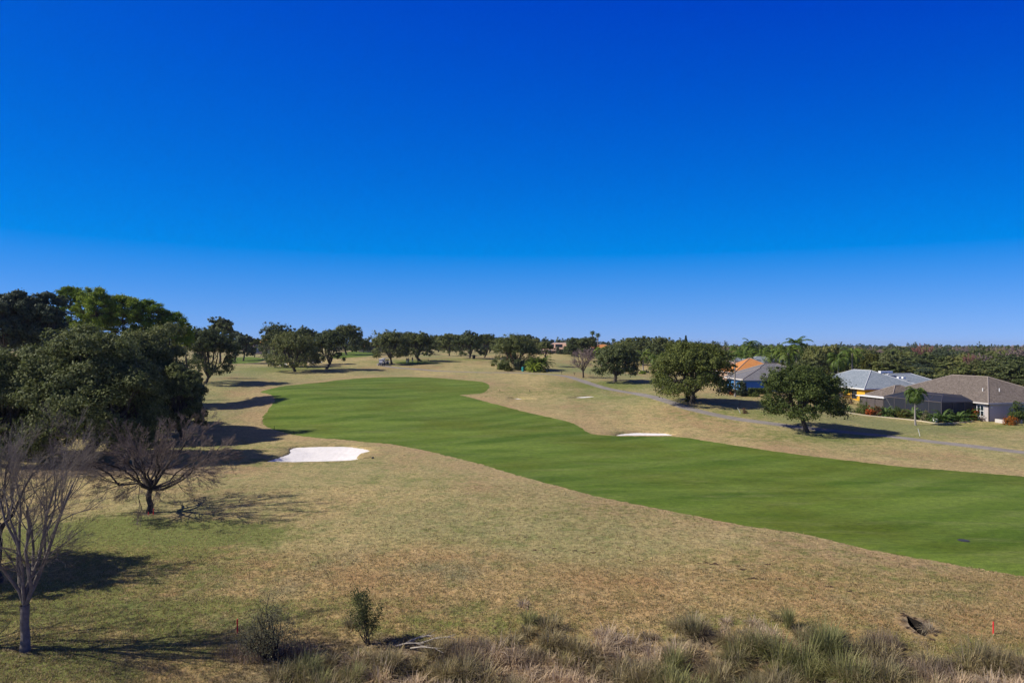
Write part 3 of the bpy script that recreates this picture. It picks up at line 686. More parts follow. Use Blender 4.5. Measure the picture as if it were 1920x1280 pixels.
def make_rosette(label, loc, L, seed, group=None, mat='cycad', nf=26, name='cycad_plant', stem=.25):
    t = thing(name, label, 'plant', loc, 0, group)
    A = Acc(); P = np.array([[0, 0, -.1], [0, 0, stem]]); A.add(tubes(P[None], np.array([[.14, .12]]), 8)); link('stem', A.mesh('stem', True), M['bark_dark'], t)
    link('fronds', frond_mesh(nf, L, seed, .75, lw=.03, nl=18, ll=.3, up=(.05, 1.35), z0=stem), M[mat], t); return t
def make_bush(label, loc, w, h, seed, group=None, mat='shrub', n=2600, ls=.10, name='shrub', cat='shrub', stems=16, twigm='bark_dark', low=.05, fill=.5):
    t = thing(name, label, cat, loc, 0, group); g = rng(seed)
    ncl = max(14, n // 45); d = unit(g.normal(size=(ncl, 3))); d[:, 2] = np.abs(d[:, 2]); rad = g.uniform(fill, 1., ncl)
    cc = d * rad[:, None] * np.array([w / 2 * .86, w / 2 * .86, h * (.9 - low)]); cc[:, 2] += h * low
    cc *= 1 + .12 * np.sin(np.arctan2(cc[:, 1], cc[:, 0]) * 3 + seed)[:, None]
    ci = np.repeat(np.arange(ncl), n // ncl); off = g.normal(size=(len(ci), 3)) * w * .055
    c = cc[ci] + off; c[:, 2] = np.maximum(c[:, 2], .03)
    link('foliage', np_mesh('foliage', *leaf_quads(c, unit(unit(c - np.array([0, 0, h * .3])) + g.normal(size=c.shape) * .8), ls * g.uniform(.6, 1.4, len(c)), g, .5)), M[mat], t)
    s = np.zeros((stems, 3)); s[:, :2] = g.normal(size=(stems, 2)) * w * .05; s[:, 2] = -.1; e = cc[g.choice(ncl, stems)]
    A = Acc(); A.add(tubes(curve(s, e, np.zeros((stems, 3)), 5, g, .04), np.tile(np.linspace(.03, .008, 5)[None] * max(.4, h / 2), (stems, 1)), 5)); link('stems', A.mesh('stems'), M[twigm], t)
    return t
def blades(base, L, az, tilt, bend, width, k=4):
    """ribbons: base (n,3), length, azimuth, initial tilt from vertical, bend"""
    n = len(base); t = np.linspace(0, 1, k); hx = np.stack([np.cos(az), np.sin(az), np.zeros(n)], 1)
    ang = tilt[:, None] + bend[:, None] * t[None] ** 1.3
    st = L[:, None] / (k - 1); dr = np.concatenate([np.zeros((n, 1)), np.cumsum(np.sin(ang[:, 1:]) * st, 1)], 1); dz = np.concatenate([np.zeros((n, 1)), np.cumsum(np.cos(ang[:, 1:]) * st, 1)], 1)
    P = base[:, None] + hx[:, None] * dr[:, :, None]; P[:, :, 2] += dz
    sd = np.stack([-np.sin(az), np.cos(az), np.zeros(n)], 1)[:, None] * (width[:, None] * np.array([1, .9, .6, .12] if k == 4 else np.linspace(1, .12, k))[None])[:, :, None]
    V = np.stack([P - sd, P + sd], 2).reshape(-1, 3)
    b = (np.arange(n) * k * 2)[:, None]; i = np.arange(k - 1)[None] * 2
    Q = np.stack([b + i, b + i + 1, b + i + 3, b + i + 2], -1).reshape(-1, 4)
    return V, Q
def clump_blades(p, n, h, spread, g, r0=.12, w=.009):
    a = g.uniform(0, 6.28, n); rr = r0 * np.sqrt(g.uniform(0, 1, n)); b = np.stack([p[0] + np.cos(a) * rr, p[1] + np.sin(a) * rr, np.full(n, p[2] - .03)], 1)
    return blades(b, h * g.uniform(.55, 1.15, n), a + g.normal(size=n) * .6, np.abs(g.normal(size=n)) * .34 * spread, np.abs(g.normal(size=n)) * 1.05 * spread, w * g.uniform(.6, 1.4, n))
def make_clump(label, u, v, h, n, seed, mat, spread=1., r0=.2, group=None, w=.010, name='grass_clump', cat='grass clump'):
    g = rng(seed); p = pix(u, v); V, Q = clump_blades((0, 0, 0), n, h, spread, g, r0, w)
    o = link(name, np_mesh(name, V, Q), M[mat]); o.location = p; return tag(o, label, cat, group)

def report(nm, p, h): print('%s d=%.0f x=%.1f z=%.1f h=%.1f' % (nm, p.y, p.x, p.z, h))
def sized(u, vb, vt, u0, u1, vcb, d=None):
    """ground point and metric sizes of a tree from its place in the photo"""
    p = pix(u, vb) if d is None else dep(u, d)
    k = p.y / F
    h = (CAMZ - (vt - HV) * k) - p.z
    return p, dict(w=(u1 - u0) * k, h=h, cb=max(.4, (CAMZ - (vcb - HV) * k) - p.z), lean=(((u0 + u1) / 2 - u) * k / .6 * .75, 0.)), k
exec_list = []

# ------------------------------------------------------------------ trees on the course
K = lambda u, vb, vt, u0, u1, vcb, d=None: sized(u, vb, vt, u0, u1, vcb, d)
def oak_at(label, u, vb, vt, u0, u1, vcb, seed, nleaf, ls, d=None, mat='oak', group=None, **kw):
    p, s, k = sized(u, vb, vt, u0, u1, vcb, d); s.update(kw)
    return make_oak(label, p, group, mat, seed=seed, nleaf=nleaf, ls=ls, **s)
OG = 'live oaks standing on the golf course'
oak_at('broad green oak beside the cart path, its dark shadow thrown across the path', 1515, 810, 686, 1424, 1583, 773, 11, 62000, .125, mat='oak_green', group=OG, lobes=13, trunk_r=.34, fork=.75, droop=.9)
oak_at('largest round green oak with ragged moss hanging round its stout trunk', 1299, 756, 642, 1220, 1378, 731, 12, 70000, .14, mat='oak_green', group=OG, lobes=15, trunk_r=.5, fork=.8, droop=.9, moss=60)
oak_at('dark oak with one stout trunk between the leafless tree and the big mossy oak', 1152, 716, 648, 1109, 1200, 699, 13, 34000, .16, mat='oak', group=OG, lobes=12, trunk_r=.42, fork=.7, droop=.8, moss=12)
oak_at('wide oak with drooping skirt standing just right of the two golf carts', 735, 682, 616, 695, 770, 667, 14, 20000, .19, mat='oak_grey', group=OG, lobes=12, trunk_r=.36, fork=.65, moss=70, droop=1.3)
oak_at('oak with leaning trunk in a brown mulch bed behind the golfers', 791, 677, 620, 760, 823, 665, 15, 18000, .19, mat='oak_grey', group=OG, lobes=11, trunk_r=.36, fork=.5, droop=.7, moss=24, lean=(-1.6, 0))
oak_at('small round oak alone on the far tan slope', 842, 667, 625, 819, 866, 659, 16, 13000, .21, mat='oak_grey', group=OG, lobes=9, trunk_r=.3, fork=.6, moss=8)
oak_at('left oak of the close pair on the dark mound, full crown', 880, 671.5, 619, 850, 914, 663, 17, 17000, .21, mat='oak', group=OG, lobes=11, trunk_r=.36, fork=.75, moss=14)
oak_at('right oak of the close pair on the dark mound, narrower crown', 907, 671.5, 622, 891, 932, 661, 18, 10000, .21, mat='oak_grey', group=OG, lobes=8, trunk_r=.3, fork=.75, d=248)
oak_at('dense round oak hiding its trunk behind palmettos beside the cart path', 968, 694, 627, 917, 1018, 684, 19, 30000, .16, mat='oak_grey', group=OG, lobes=14, trunk_r=.4, fork=.8, d=187)
oak_at('small thin oak with visible trunk right of the palmetto clump', 1022, 677, 640, 1004, 1041, 662, 20, 7000, .17, mat='oak_grey', group=OG, lobes=8, trunk_r=.22, fork=.6, d=205)
oak_at('front oak of the left group, low skirted grey green crown', 554, 697, 622, 500, 601, 683, 21, 24000, .17, mat='oak_grey', group=OG, lobes=12, trunk_r=.42, fork=.5, moss=70, droop=1.3)
oak_at('tall oak at the left end of the group in front of the white bunker', 539, 690, 603, 482, 570, 678, 22, 24000, .19, mat='oak', group=OG, lobes=12, trunk_r=.46, fork=.75, droop=.8, d=190, ragged=1.4)
oak_at('oak standing at the back of the left group, crown mostly hidden', 570, 687, 604, 543, 605, 674, 23, 14000, .19, mat='oak', group=OG, lobes=9, trunk_r=.4, fork=.75, d=202, ragged=1.4)
oak_at('right oak of the left group with a forked trunk leaning out', 610, 692, 609, 580, 650, 676, 24, 22000, .17, mat='oak', group=OG, lobes=11, trunk_r=.36, fork=.5, droop=.6, d=181, moss=12, lean=(1.2, 0))
oak_at('pale crowned oak behind the right end of the left group', 650, 661, 607, 613, 680, 652, 25, 18000, .24, mat='oak_grey', group=OG, lobes=12, trunk_r=.4, fork=.85, d=262)
oak_at('open forked oak at the edge of the left woods, shadow reaching the fairway', 385, 718.5, 611, 338, 442, 697, 26, 40000, .15, mat='oak', group=OG, lobes=13, trunk_r=.34, fork=.45, droop=.7)
# left woods
LW = 'trees of the dense woods at the left'
oak_at('huge spreading oak in front of the left woods, thick trunk behind the purple leafless tree', 155, 866, 606, 40, 312, 828, 31, 170000, .125, d=69.5, mat='oak_grey', group=LW, lobes=60, trunk_r=.62, fork=1.2, droop=1.15, clump=.05, depth=.85, lean=(1.2, 1.0), ragged=2.0)
oak_at('broad oak filling the left edge above the grey leafless tree', 40, 868, 636, -110, 138, 842, 32, 90000, .13, d=70, mat='oak_grey', group=LW, lobes=40, trunk_r=.5, fork=.9, droop=1.2, clump=.055, depth=.8, ragged=1.6)
oak_at('oak behind the huge front oak, filling the gap under the pines', 278, 790, 604, 176, 374, 775, 33, 110000, .14, d=90, mat='oak_grey', group=LW, lobes=44, clump=.048, ragged=1.9, trunk_r=.45, fork=.9, droop=1.)
oak_at('low oak whose branches hang out over the grass at the right edge of the woods', 345, 812, 676, 290, 386, 795, 34, 52000, .125, d=84, mat='oak_grey', group=LW, lobes=12, trunk_r=.4, fork=.9, droop=1.2)
for u_, vt_, a_, b_, sd_, lab_ in ((14, 533, -22, 42, 351, 'tall dark blackish green tree in the left corner of the skyline, leftmost spire'), (52, 541, 22, 80, 352, 'dark blackish green tree with ragged pointed top, between two like it'), (88, 549, 56, 122, 353, 'dark blackish green tree touching the airy pine, rightmost of three dark ones')):
    oak_at(lab_, u_, 770, vt_, a_, b_, 640, sd_, 36000, .135, d=92 + sd_ % 3, mat='dark', group=LW, lobes=15, trunk_r=.35, fork=.9, droop=.9, ragged=2.2, clump=.09)
oak_at('dark tree cut by the left edge of the photo, behind the tall ragged one', -35, 760, 545, -120, 30, 650, 36, 30000, .16, d=98, mat='dark', group=LW, lobes=14, trunk_r=.45, fork=.9)
oak_at('evergreen oak just outside the left side, casting the big dark shadow on the near grass', -265, 1090, 690, -440, -90, 985, 37, 30000, .10, d=34.5, mat='oak', group=LW, lobes=14, trunk_r=.35, fork=.9)
oak_at('dark oak filling the gap below the leftmost airy pine', 135, 785, 618, 84, 190, 770, 38, 42000, .145, d=94, mat='oak_grey', group=LW, lobes=18, trunk_r=.4, fork=.9, droop=1.2, ragged=1.8)
oak_at('oak wedged between the huge front oak and the taller one behind it', 225, 812, 634, 150, 305, 800, 39, 60000, .13, d=81, mat='oak_grey', group=LW, lobes=34, trunk_r=.4, fork=1., droop=1.3, ragged=1.8, clump=.05)
def pine_at(label, u, d, vt, wpx, vcb, seed, nleaf, ls, mat='pine', **kw):
    p = dep(u, d); k = d / F; h = CAMZ - (vt - HV) * k - p.z
    return make_pine(label, p, LW, mat, h=h, w=wpx * k, cb=CAMZ - (vcb - HV) * k - p.z, seed=seed, nleaf=nleaf, ls=ls, **kw)
pine_at('sunlit airy pine with open crown, leftmost of the pines', 133, 112, 540, 74, 625, 41, 19000, .15)
pine_at('tallest bright pine, second from the left above the oaks', 180, 110, 541, 80, 625, 42, 24000, .15)
pine_at('full green pine in the middle of the pine row', 230, 112, 557, 90, 640, 43, 28000, .15)
pine_at('yellowish green pine right of the middle of the row', 278, 114, 565, 80, 640, 44, 24000, .15)
pine_at('short open pine at the right end of the pine row', 322, 116, 586, 66, 650, 45, 16000, .15)
pine_at('small pine tip poking out beside the open forked oak', 350, 120, 606, 30, 650, 46, 8000, .15)
oak_at('tall green tree rising behind the open forked oak', 412, 672, 593, 386, 441, 640, 51, 14000, .26, d=215, mat='oak', group=LW, lobes=10, trunk_r=.35, fork=.9, ragged=1.6)
oak_at('round bluish dark tree right of the open forked oak', 456, 669, 621, 437, 479, 664, 52, 14000, .24, d=235, mat='dark', group=LW, lobes=9, trunk_r=.3, fork=.9, droop=1.3)
oak_at('slim dark tree behind the round bluish tree', 440, 668, 616, 428, 460, 650, 53, 8000, .24, d=240, mat='dark', group=LW, lobes=8, trunk_r=.3, fork=.9)
oak_at('pale olive bush like tree below the orange roof', 477, 662, 631, 466, 492, 658, 54, 7000, .24, d=262, mat='woods', group=LW, lobes=7, trunk_r=.2, fork=.9, droop=1.2)
p = dep(372, 150); make_bare('small leafless tree top showing between the pines and the forked oak', p, h=CAMZ + (645 - 613) * 150 / F - p.z, w=5., fork=3.5, seed=5, trunk_r=.2, levels=(6, 5, 5, 5), twig='twig_purple', twig_min=.02)

# near leafless trees
p = pix(282, 960)
make_bare('leafless purple brown tree with a wide crown, red stakes at its dark trunk', p, h=7.0, w=11.8, fork=1.7, seed=61, trunk_r=.2, up=.12, sf=.42, levels=(14, 7, 6, 6, 5), bark='bark_dark', twig='twig_purple', twig_min=.0065, shape=1.5, rz=.6)
p = pix(48, 1216)
make_bare('pale grey leafless tree with upright forking limbs at the lower left', p, h=9.2, w=6.2, fork=1.75, seed=62, trunk_r=.165, up=.45, levels=(9, 7, 6, 6, 5), twig_min=.003, rz=1.3)
p = pix(-6, 1092)
make_bare('leafless tree cut by the left edge behind the pale grey one', p, h=8.6, w=6.0, fork=2.2, seed=63, trunk_r=.2, up=.5, levels=(7, 5, 5, 5, 4), bark='bark_dark', twig_min=.006, rz=.2)
for uu, vv, sd in ((-190, 1228, 64), (-420, 1180, 65)):
    p = pix(uu, vv)
    make_bare('leafless tree outside the left edge, its thin shadow crossing the corner grass', p, 'leafless trees beyond the left edge', h=9., w=8., fork=1.8, seed=sd, trunk_r=.17, up=.5, levels=(8, 6, 6, 6), twig_min=.006)
p, s, k = sized(1094, 708, 656, 1063, 1126, 690)
make_bare('leafless pinkish vase shaped tree beside the bend of the cart path', p, h=s['h'], w=s['w'], fork=1.5, seed=66, trunk_r=.2, up=.45, levels=(9, 6, 6, 6), bark='bark_dark', twig='twig_pink', twig_min=.018)

# foreground shrubs and grass
p = pix(507, 1230)
make_bush('grey green feathery shrub beside the red stake in the foreground', p, 2.6, 2.5, 71, mat='shrub_grey', n=5200, ls=.033, stems=44, twigm='bark_dark', low=.2, fill=.6)
p = pix(690, 1205)
t = thing('shrub', 'slender leaning dark green shrub with bare lower stems in the foreground', 'shrub', p); g = rng(72)
ns = 12; s0 = np.zeros((ns, 3)); s0[:, :2] = g.normal(size=(ns, 2)) * .07; s0[:, 2] = -.1
e0 = np.stack([-.45 + g.normal(size=ns) * .38, g.normal(size=ns) * .35, g.uniform(1.3, 2.15, ns)], 1)
e0[:3] += np.array([.65, 0, -.25]); SP = curve(s0, e0, np.zeros((ns, 3)), 6, g, .03)
A = Acc(); A.add(tubes(SP, np.tile(np.linspace(.022, .006, 6)[None], (ns, 1)), 5)); link('stems', A.mesh('stems'), M['bark_dark'], t)
NF = 3200; c = SP[g.integers(0, ns, NF), g.integers(3, 6, NF)] + g.normal(size=(NF, 3)) * np.array([.12, .12, .15])
link('foliage', np_mesh('foliage', *leaf_quads(c, unit(g.normal(size=c.shape)),   .040 * g.uniform(.6, 1.4, NF), g, .45)), M['shrub_green'], t)
def brush(label, u, v, w, h, seed, mat='g_purple', n=700, name='dead_brush', cat='brush'):
    g = rng(seed); p = pix(u, v); a = g.uniform(0, 6.28, n); r = np.sqrt(g.uniform(0, 1, n)) * w / 2
    b = np.stack([np.cos(a) * r, np.sin(a) * r * .6, np.zeros(n) - .05], 1)
    V, Q = blades(b, h * g.uniform(.35, 1.1, n) * (1.15 - .5 * (r / (w / 2)) ** 2), g.uniform(0, 6.28, n), np.abs(g.normal(size=n)) * .5, g.normal(size=n) * 1.1, .008 * g.uniform(.6, 1.4, n))
    o = link(name, np_mesh(name, V, Q), M[mat]); o.location = p; return tag(o, label, cat)
brush('dark purplish dead brush at the foot of the grey green shrub', 470, 1225, 2.6, .55, 73, n=1100)
brush('dead brown brush right of the grey green shrub', 548, 1224, 1.6, .55, 74, n=800)
brush('rounded purplish brush beside the hole in the ground', 1650, 1212, 1.6, .85, 75, n=1300)
brush('rust brown dead brush at the lower right', 1772, 1250, .9, .6, 76, 'g_purple', n=500)
brush('large purplish brown brush in the marsh grass, center of the bottom edge', 870, 1225, 2.6, .8, 77, n=1700)
brush('purplish dead brush among the tall grass at the lower right', 1745, 1262, 1.8, .7, 78, n=1000)
brush('low purplish brush near the bottom, right of the bleached branches', 980, 1235, 2.0, .6, 79, n=1100)
make_clump('large green fountain of bunchgrass, tallest clump in the foreground', 1550, 1228, 1.55, 620, 81, 'g_green', 1.0, .30)
make_clump('narrow upright dark green grass clump with pointed tops', 1478, 1176, .95, 260, 82, 'g_green', .45, .14)
make_clump('grey green grass clump at the upper edge of the marsh grass', 1300, 1190, 1.05, 420, 83, 'g_marsh', 1., .25)
make_clump('green grass clump left of the tallest bunchgrass', 1415, 1222, 1.0, 420, 84, 'g_green', 1.1, .3)
make_clump('dark green rush clump at the bottom edge amid flattened dry grass', 1262, 1252, 1.0, 460, 85, 'g_green', .8, .25)
make_clump('dry tan grass clump at the bottom center', 560, 1275, .8, 300, 86, 'g_olive', 1.1, .3)
make_clump('yellow green grass clump at the bottom left of the marsh', 665, 1272, .75, 300, 87, 'g_green', 1.1, .3)
# the mass of marsh grass along the ditch
g = rng(90)
MARSH = [(500,1272),(580,1254),(650,1244),(730,1218),(800,1206),(900,1202),(1000,1206),(1100,1206),(1180,1196),(1280,1184),(1400,1186),(1480,1184),(1560,1190),(1640,1204),(1700,1218),(1790,1240),(1960,1262),(2100,1275),(2300,1500),(200,1500),(380,1330)]
mp = np.array([tuple(pix(u, v)[:2]) if v < 1279 else (((u - CU) / F * 17), 17.) for u, v in MARSH])
cand = np.stack([g.uniform(-13, 24, 9000), g.uniform(16.5, 33, 9000)], 1); edge_ = g.exponential(.30, 9000) * (1 + np.sin(cand[:, 0] * .8)); cand = cand[inside(cand[:, 0], cand[:, 1] - edge_, mp)][:1500]
for q_, r_ in ((pix(1719, 1180), 1.7), (pix(1712, 1205), 1.5), (pix(497, 1228), 1.1), (pix(690, 1205), .9), (pix(770, 1212), 1.0), (pix(1478, 1176), .5)): cand = cand[(cand[:, 0] - q_.x) ** 2 + (cand[:, 1] - q_.y) ** 2 > r_ ** 2]
den = np.sin(cand[:, 0] * .62 + 1 + .9 * np.sin(cand[:, 1] * .7)) * np.sin(cand[:, 1] * 1.1 + cand[:, 0] * .33) + g.normal(size=len(cand)) * .16
zz = H(cand[:, 0], cand[:, 1]); siz = np.clip(.72 + .55 * np.sin(cand[:, 0] * 1.9 + 2) * np.sin(cand[:, 1] * 2.3) + g.normal(size=len(cand)) * .30, .25, 1.6)
for nm, mt, selm, hh, nb, sp, lab in (('marsh_grass', 'g_marsh', (den > -.16) & (den < .30), .85, 150, 1.55, 'tall mixed marsh grass along the bottom edge'),
                                 ('dry_grass', 'g_tan', den <= -.30, .75, 150, 2.4, 'flattened bleached dry grass along the bottom edge'),
                                 ('dead_weeds', 'g_purple', (den > -.30) & (den <= -.16), .7, 170, 2.0, 'purplish brown dead weeds along the bottom edge'),
                                 ('green_grass', 'g_olive', (den >= .30) & (den < .62), .9, 150, 1.4, 'olive marsh grass along the bottom edge'),
                                 ('green_grass', 'g_green', den >= .62, 1.05, 160, 1.15, 'green marsh grass along the bottom edge')):
    A = Acc()
    for i in np.where(selm)[0]:
        A.add(clump_blades((cand[i, 0], cand[i, 1], zz[i]), nb, hh * .88 * siz[i], sp, g, .10 + .16 * siz[i], .013))
    tag(link(nm, A.mesh(nm), M[mt]), lab, 'grass', kind='stuff')
# short tufts over the near rough
nt_ = 120000; yy = 24 + 34 * g.uniform(0, 1, nt_) ** 1.3; xx = g.uniform(-.82, .82, nt_) * yy
okm = ~inside(xx, yy, loops['fairway'][0]); okm &= ~inside(xx, yy, mp); okm &= (xx - _hc.x) ** 2 + ((yy - _hc.y) / 1.4) ** 2 > .75; cz_ = np.clip((41 - yy - .10 * xx) / 4, .4, 1); okm &= g.uniform(0, 1, nt_) < cz_
xx, yy = xx[okm], yy[okm]; zt = H(xx, yy); bi = np.repeat(np.arange(len(xx)), 4); n4 = len(bi)
b = np.stack([xx[bi] + g.normal(size=n4) * .05, yy[bi] + g.normal(size=n4) * .05, zt[bi] - .01], 1)
V, Q = blades(b, g.uniform(.05, .15, n4), g.uniform(0, 6.28, n4), g.uniform(.1, 1.1, n4), g.uniform(0, .9, n4), g.uniform(.008, .018, n4), 3)
tag(link('grass', np_mesh('grass', V, Q), M['g_tuft']), 'short dry grass tufts over the near rough', 'grass', kind='stuff')
# bleached branches lying in the marsh grass
g = rng(95)
for i, (u, v, L, a) in enumerate([(742, 1212, 1.3, -.25), (770, 1216, 1.6, -.45), (790, 1206, 1.5, .05), (762, 1206, 1.2, .2)]):
    p = pix(u, v); m = MB()
    pts = [(0, 0, .06), (L * .35 * math.cos(a), L * .35 * math.sin(a), .22), (L * .7 * math.cos(a), L * .7 * math.sin(a) + .05, .26), (L * math.cos(a), L * math.sin(a), .18)]
    m.tube(pts, [.035, .03, .024, .01], 6)
    for q in range(4):
        b0 = Vector(pts[1 + q % 2]); m.tube([b0, b0 + Vector((math.cos(a + g.uniform(-.9, .9)) * .4, math.sin(a + g.uniform(-.9, .9)) * .4, g.uniform(0, .2)))], [.015, .005], 5)
    o = m.build('dead_branch', M['deadwood']); o.location = p
    tag(o, 'bleached dead branch lying beside the slender shrub', 'branch', 'bleached branches lying in the grass')

# ------------------------------------------------------------------ palms, conifer, mid-distance plants
def palm_at(label, u, vb, vt, L, seed, d=None, **kw):
    p = pix(u, vb) if d is None else dep(u, d); h = CAMZ - (vt - HV) * p.y / F - p.z
    return make_palm(label, p, h, L, seed, **kw)
palm_at('small palm with drooping green fronds and slim trunk in front of the screened porch', 1716, 797, 730, 1.7, 101, nf=40, droop=1.3, r=.12, ll=.5)
palm_at('pale trunked palm with a thin ragged head beside the blue house', 1378, 743.5, 664, 1.6, 102, nf=13, droop=1.0, r=.14, up=(.1, 1.4))
palm_at('tall palm with big arching fronds rising behind the slate roofed blue house', 1494, 700, 638, 3.6, 103, d=172, nf=24, droop=1.0, r=.26)
palm_at('palm with yellowing lower fronds left of the tall arching palm', 1478, 705, 652, 3.6, 104, d=160, nf=22, droop=1.1, r=.24)
palm_at('tall fan headed palm, left of the twin palms on the skyline', 1111, 690, 622, 1.25, 105, d=315, nf=44, droop=.7, r=.3, ll=.6)
palm_at('tall fan headed palm, right of the twin palms on the skyline', 1121, 690, 626, 1.25, 106, d=312, nf=44, droop=.7, r=.3, ll=.6)
palm_at('lone small palm on the skyline right of the twin palms', 1150, 690, 636, 1.1, 107, d=330, nf=36, droop=.7, r=.3, ll=.6)
palm_at('tiny palm head above the round oak by the palmettos', 958, 690, 627, 1.0, 108, d=300, nf=36, droop=.7, r=.3, ll=.6)
palm_at('slim palm with feathery head right of the dark oak', 1206, 696, 660, 2.7, 109, d=190, nf=20, droop=1.1, r=.16)
palm_at('bright green short palm left of the mossy oak', 1233, 705, 667, 2.7, 110, d=178, nf=28, droop=1.3, r=.16)
palm_at('palm behind the pale roofed yellow house, taller pale trunk', 1598, 725, 655, 2.9, 111, d=156, nf=20, droop=1.2, r=.17)
palm_at('palm behind the pale roofed yellow house, shorter and leafier', 1572, 725, 664, 2.9, 112, d=150, nf=22, droop=1.2, r=.17)
palm_at('palm at the top of the woods behind the orange roof', 1407, 690, 641, 3.2, 113, d=215, nf=24, droop=1.0, r=.2)
PG = 'palms in the green belt behind the orange roof'
for i, (u, vt, d) in enumerate([(1385, 652, 200), (1425, 655, 205), (1438, 650, 215), (1447, 657, 190), (1395, 660, 190), (1462, 655, 200)]):
    palm_at('leafy palm in the green belt behind the orange roof', u, 690, vt, 3.3, 120 + i, d=d, group=PG, nf=22, droop=1.15, r=.2)
palm_at('yellow green palm left of the dark oak, above the leafless tree', 1128, 690, 652, 2.6, 130, d=200, nf=24, droop=1.2, r=.16, mat='pine')
# conifer
p = dep(1286, 260); k = 260 / F; hh = CAMZ + (645 - 629) * k - p.z
t = thing('conifer_tree', 'dark pointed conifer on the skyline behind the mossy oak', 'tree', p); g = rng(131); n = 4500
f = g.uniform(0, 1, n) ** .7; zz_ = hh * (.08 + .92 * f); rr = (1 - f) * 14 * k * (.55 + .45 * np.abs(np.sin(zz_ * 2.2))) * np.sqrt(g.uniform(.1, 1, n)) + .08; a = g.uniform(0, 6.28, n)
c = np.stack([np.cos(a) * rr, np.sin(a) * rr, zz_ - rr * .2], 1)
link('crown', np_mesh('crown', *leaf_quads(c, unit(g.normal(size=c.shape)), .26 * g.uniform(.6, 1.3, n), g, .4)), M['dark'], t)
A = Acc(); A.add(tubes(np.array([[[0, 0, -.3], [0, 0, hh * .9]]]), np.array([[.22, .05]]), 7)); link('trunk', A.mesh('trunk'), M['bark'], t)
# palmettos and undergrowth of the clump by the path
for i, (u, v, w, h, mt, lab) in enumerate([(945, 694, 4.2, 2.8, 'shrub', 'green undergrowth at the left foot of the dense round oak'), (975, 692, 5.5, 3.4, 'dark', 'dark undergrowth in the middle below the dense round oak'), (992, 690, 4.0, 3.0, 'dark', 'dark undergrowth at the right foot of the dense round oak'),
                                      (953, 695, 2.6, 1.5, 'yellowish', 'pale yellow green tall weeds at the front of the clump'), (1020, 698, 1.3, .8, 'yellowish', 'small yellow green bush right of the teal cooler'), (942, 686.5, 1.2, 1.0, 'shrub', 'small bush alone on the slope left of the clump'), (924, 686, 1.2, .9, 'yellowish', 'little olive bush further left on the slope')]):
    p = pix(u, v) if i > 2 else dep(u, 184 - i)
    make_bush(lab, p, w, h, 140 + i, mat=mt, n=1800, ls=.17 if w > 2 else .1, twigm='bark_dark', name='bush', cat='bush')
for i, (u, L, d, lab) in enumerate([(1004, 3.2, 180, 'wide green palmetto left in the clump by the cart path'), (1016, 3.4, 181, 'tall green palmetto right in the clump by the cart path'), (1000, 2.4, 177, 'low yellowish palmetto at the front of the clump'), (1012, 2.2, 178, 'low palmetto below the taller ones')]):
    make_rosette(lab, dep(u, d), L, 150 + i, 'palmettos by the cart path', 'palm' if i != 2 else 'pine', 34, 'palmetto', stem=1.6 if i < 2 else .5)
p = pix(1294, 752); make_bush('dark green bush wrapped round the trunk of the mossy oak', p, 2.2, 2.7, 160, mat='oak_green', n=2400, ls=.10, name='bush', cat='bush')
p = pix(1396, 775); t_ = make_bush('brown twiggy bush beside a leaning white stake', p, 1.3, 1.25, 161, mat='rusty', n=500, ls=.05, stems=60, twigm='twig_purple', name='bush', cat='bush')
for i, (u, v, w, h, lab) in enumerate([(1190, 694, 2.6, 2.4, 'olive bush in the bed right of the dark oak'), (1205, 701, 2.3, .8, 'low bright bush at the foot of the slim palm'), (1212, 699, 1.6, .8, 'low dark bush beside the slim palm'), (1180, 697, 3.0, .9, 'low reddish planting bed under the dark oak')]):
    make_bush(lab, pix(u, v), w, h, 165 + i, mat=['shrub_grey', 'pine', 'dark', 'rusty'][i], n=1200, ls=.13, name='bush', cat='bush')
p = dep(1106, 235); t_ = make_bare('leafless purplish thicket behind the pink leafless tree', p, h=4.0, w=9, fork=.4, seed=68, trunk_r=.12, up=.6, levels=(16, 7, 6, 6), twig='twig_purple', twig_min=.03, name='bare_thicket', cat='thicket')
for i, (u, v, h) in enumerate([(1077, 704.5, 1.1), (1106, 704, 1.2)]):
    p = pix(u, v); make_bare(['leafless sapling left of the pink leafless tree', 'leafless sapling right of the pink leafless tree'][i], p, h=h, w=.9, fork=.3, seed=170 + i, trunk_r=.03, levels=(5, 4), bark='bark_dark', twig='twig_purple', twig_min=.012, name='sapling', cat='sapling')
make_bare('thin staked sapling between the shaded oak and the house bed', pix(1557, 784), h=2.6, w=1.0, fork=1.2, seed=172, trunk_r=.03, levels=(5, 4, 3), twig_min=.012, name='sapling', cat='sapling')

# ------------------------------------------------------------------ skyline and woodland trees (copies of a few grown ones)
def proto(kind, seed):
    if kind == 'bare':
        t = thing('bare_tree', '', 'tree'); a, b_ = bare_parts(h=10., w=9., fork=2.2, seed=seed, trunk_r=.2, levels=(9, 6, 6, 6), twig_min=.055)
        link('trunk', a, M['bark_grey'], t); link('crown', b_, M['twig_pink' if seed % 2 else 'twig_red'], t); return t
    if kind == 'pine':
        t = thing('pine_tree', '', 'tree'); a, b_ = pine_parts(10., 4.2, 4.6, seed, 2600, .26); link('trunk', a, M['bark_pine'], t); link('crown', b_, M['dark'], t); return t
    t = thing('oak_tree', '', 'tree'); a, b_, _ = oak_parts(w=11., h=10., cb=2.0, seed=seed, nleaf=14000, ls=.235, lobes=12, trunk_r=.36, fork=.8, droop=1.0, ragged=1.5)
    link('trunk', a, M['bark'], t); link('crown', b_, M[kind], t); return t
PR = {}
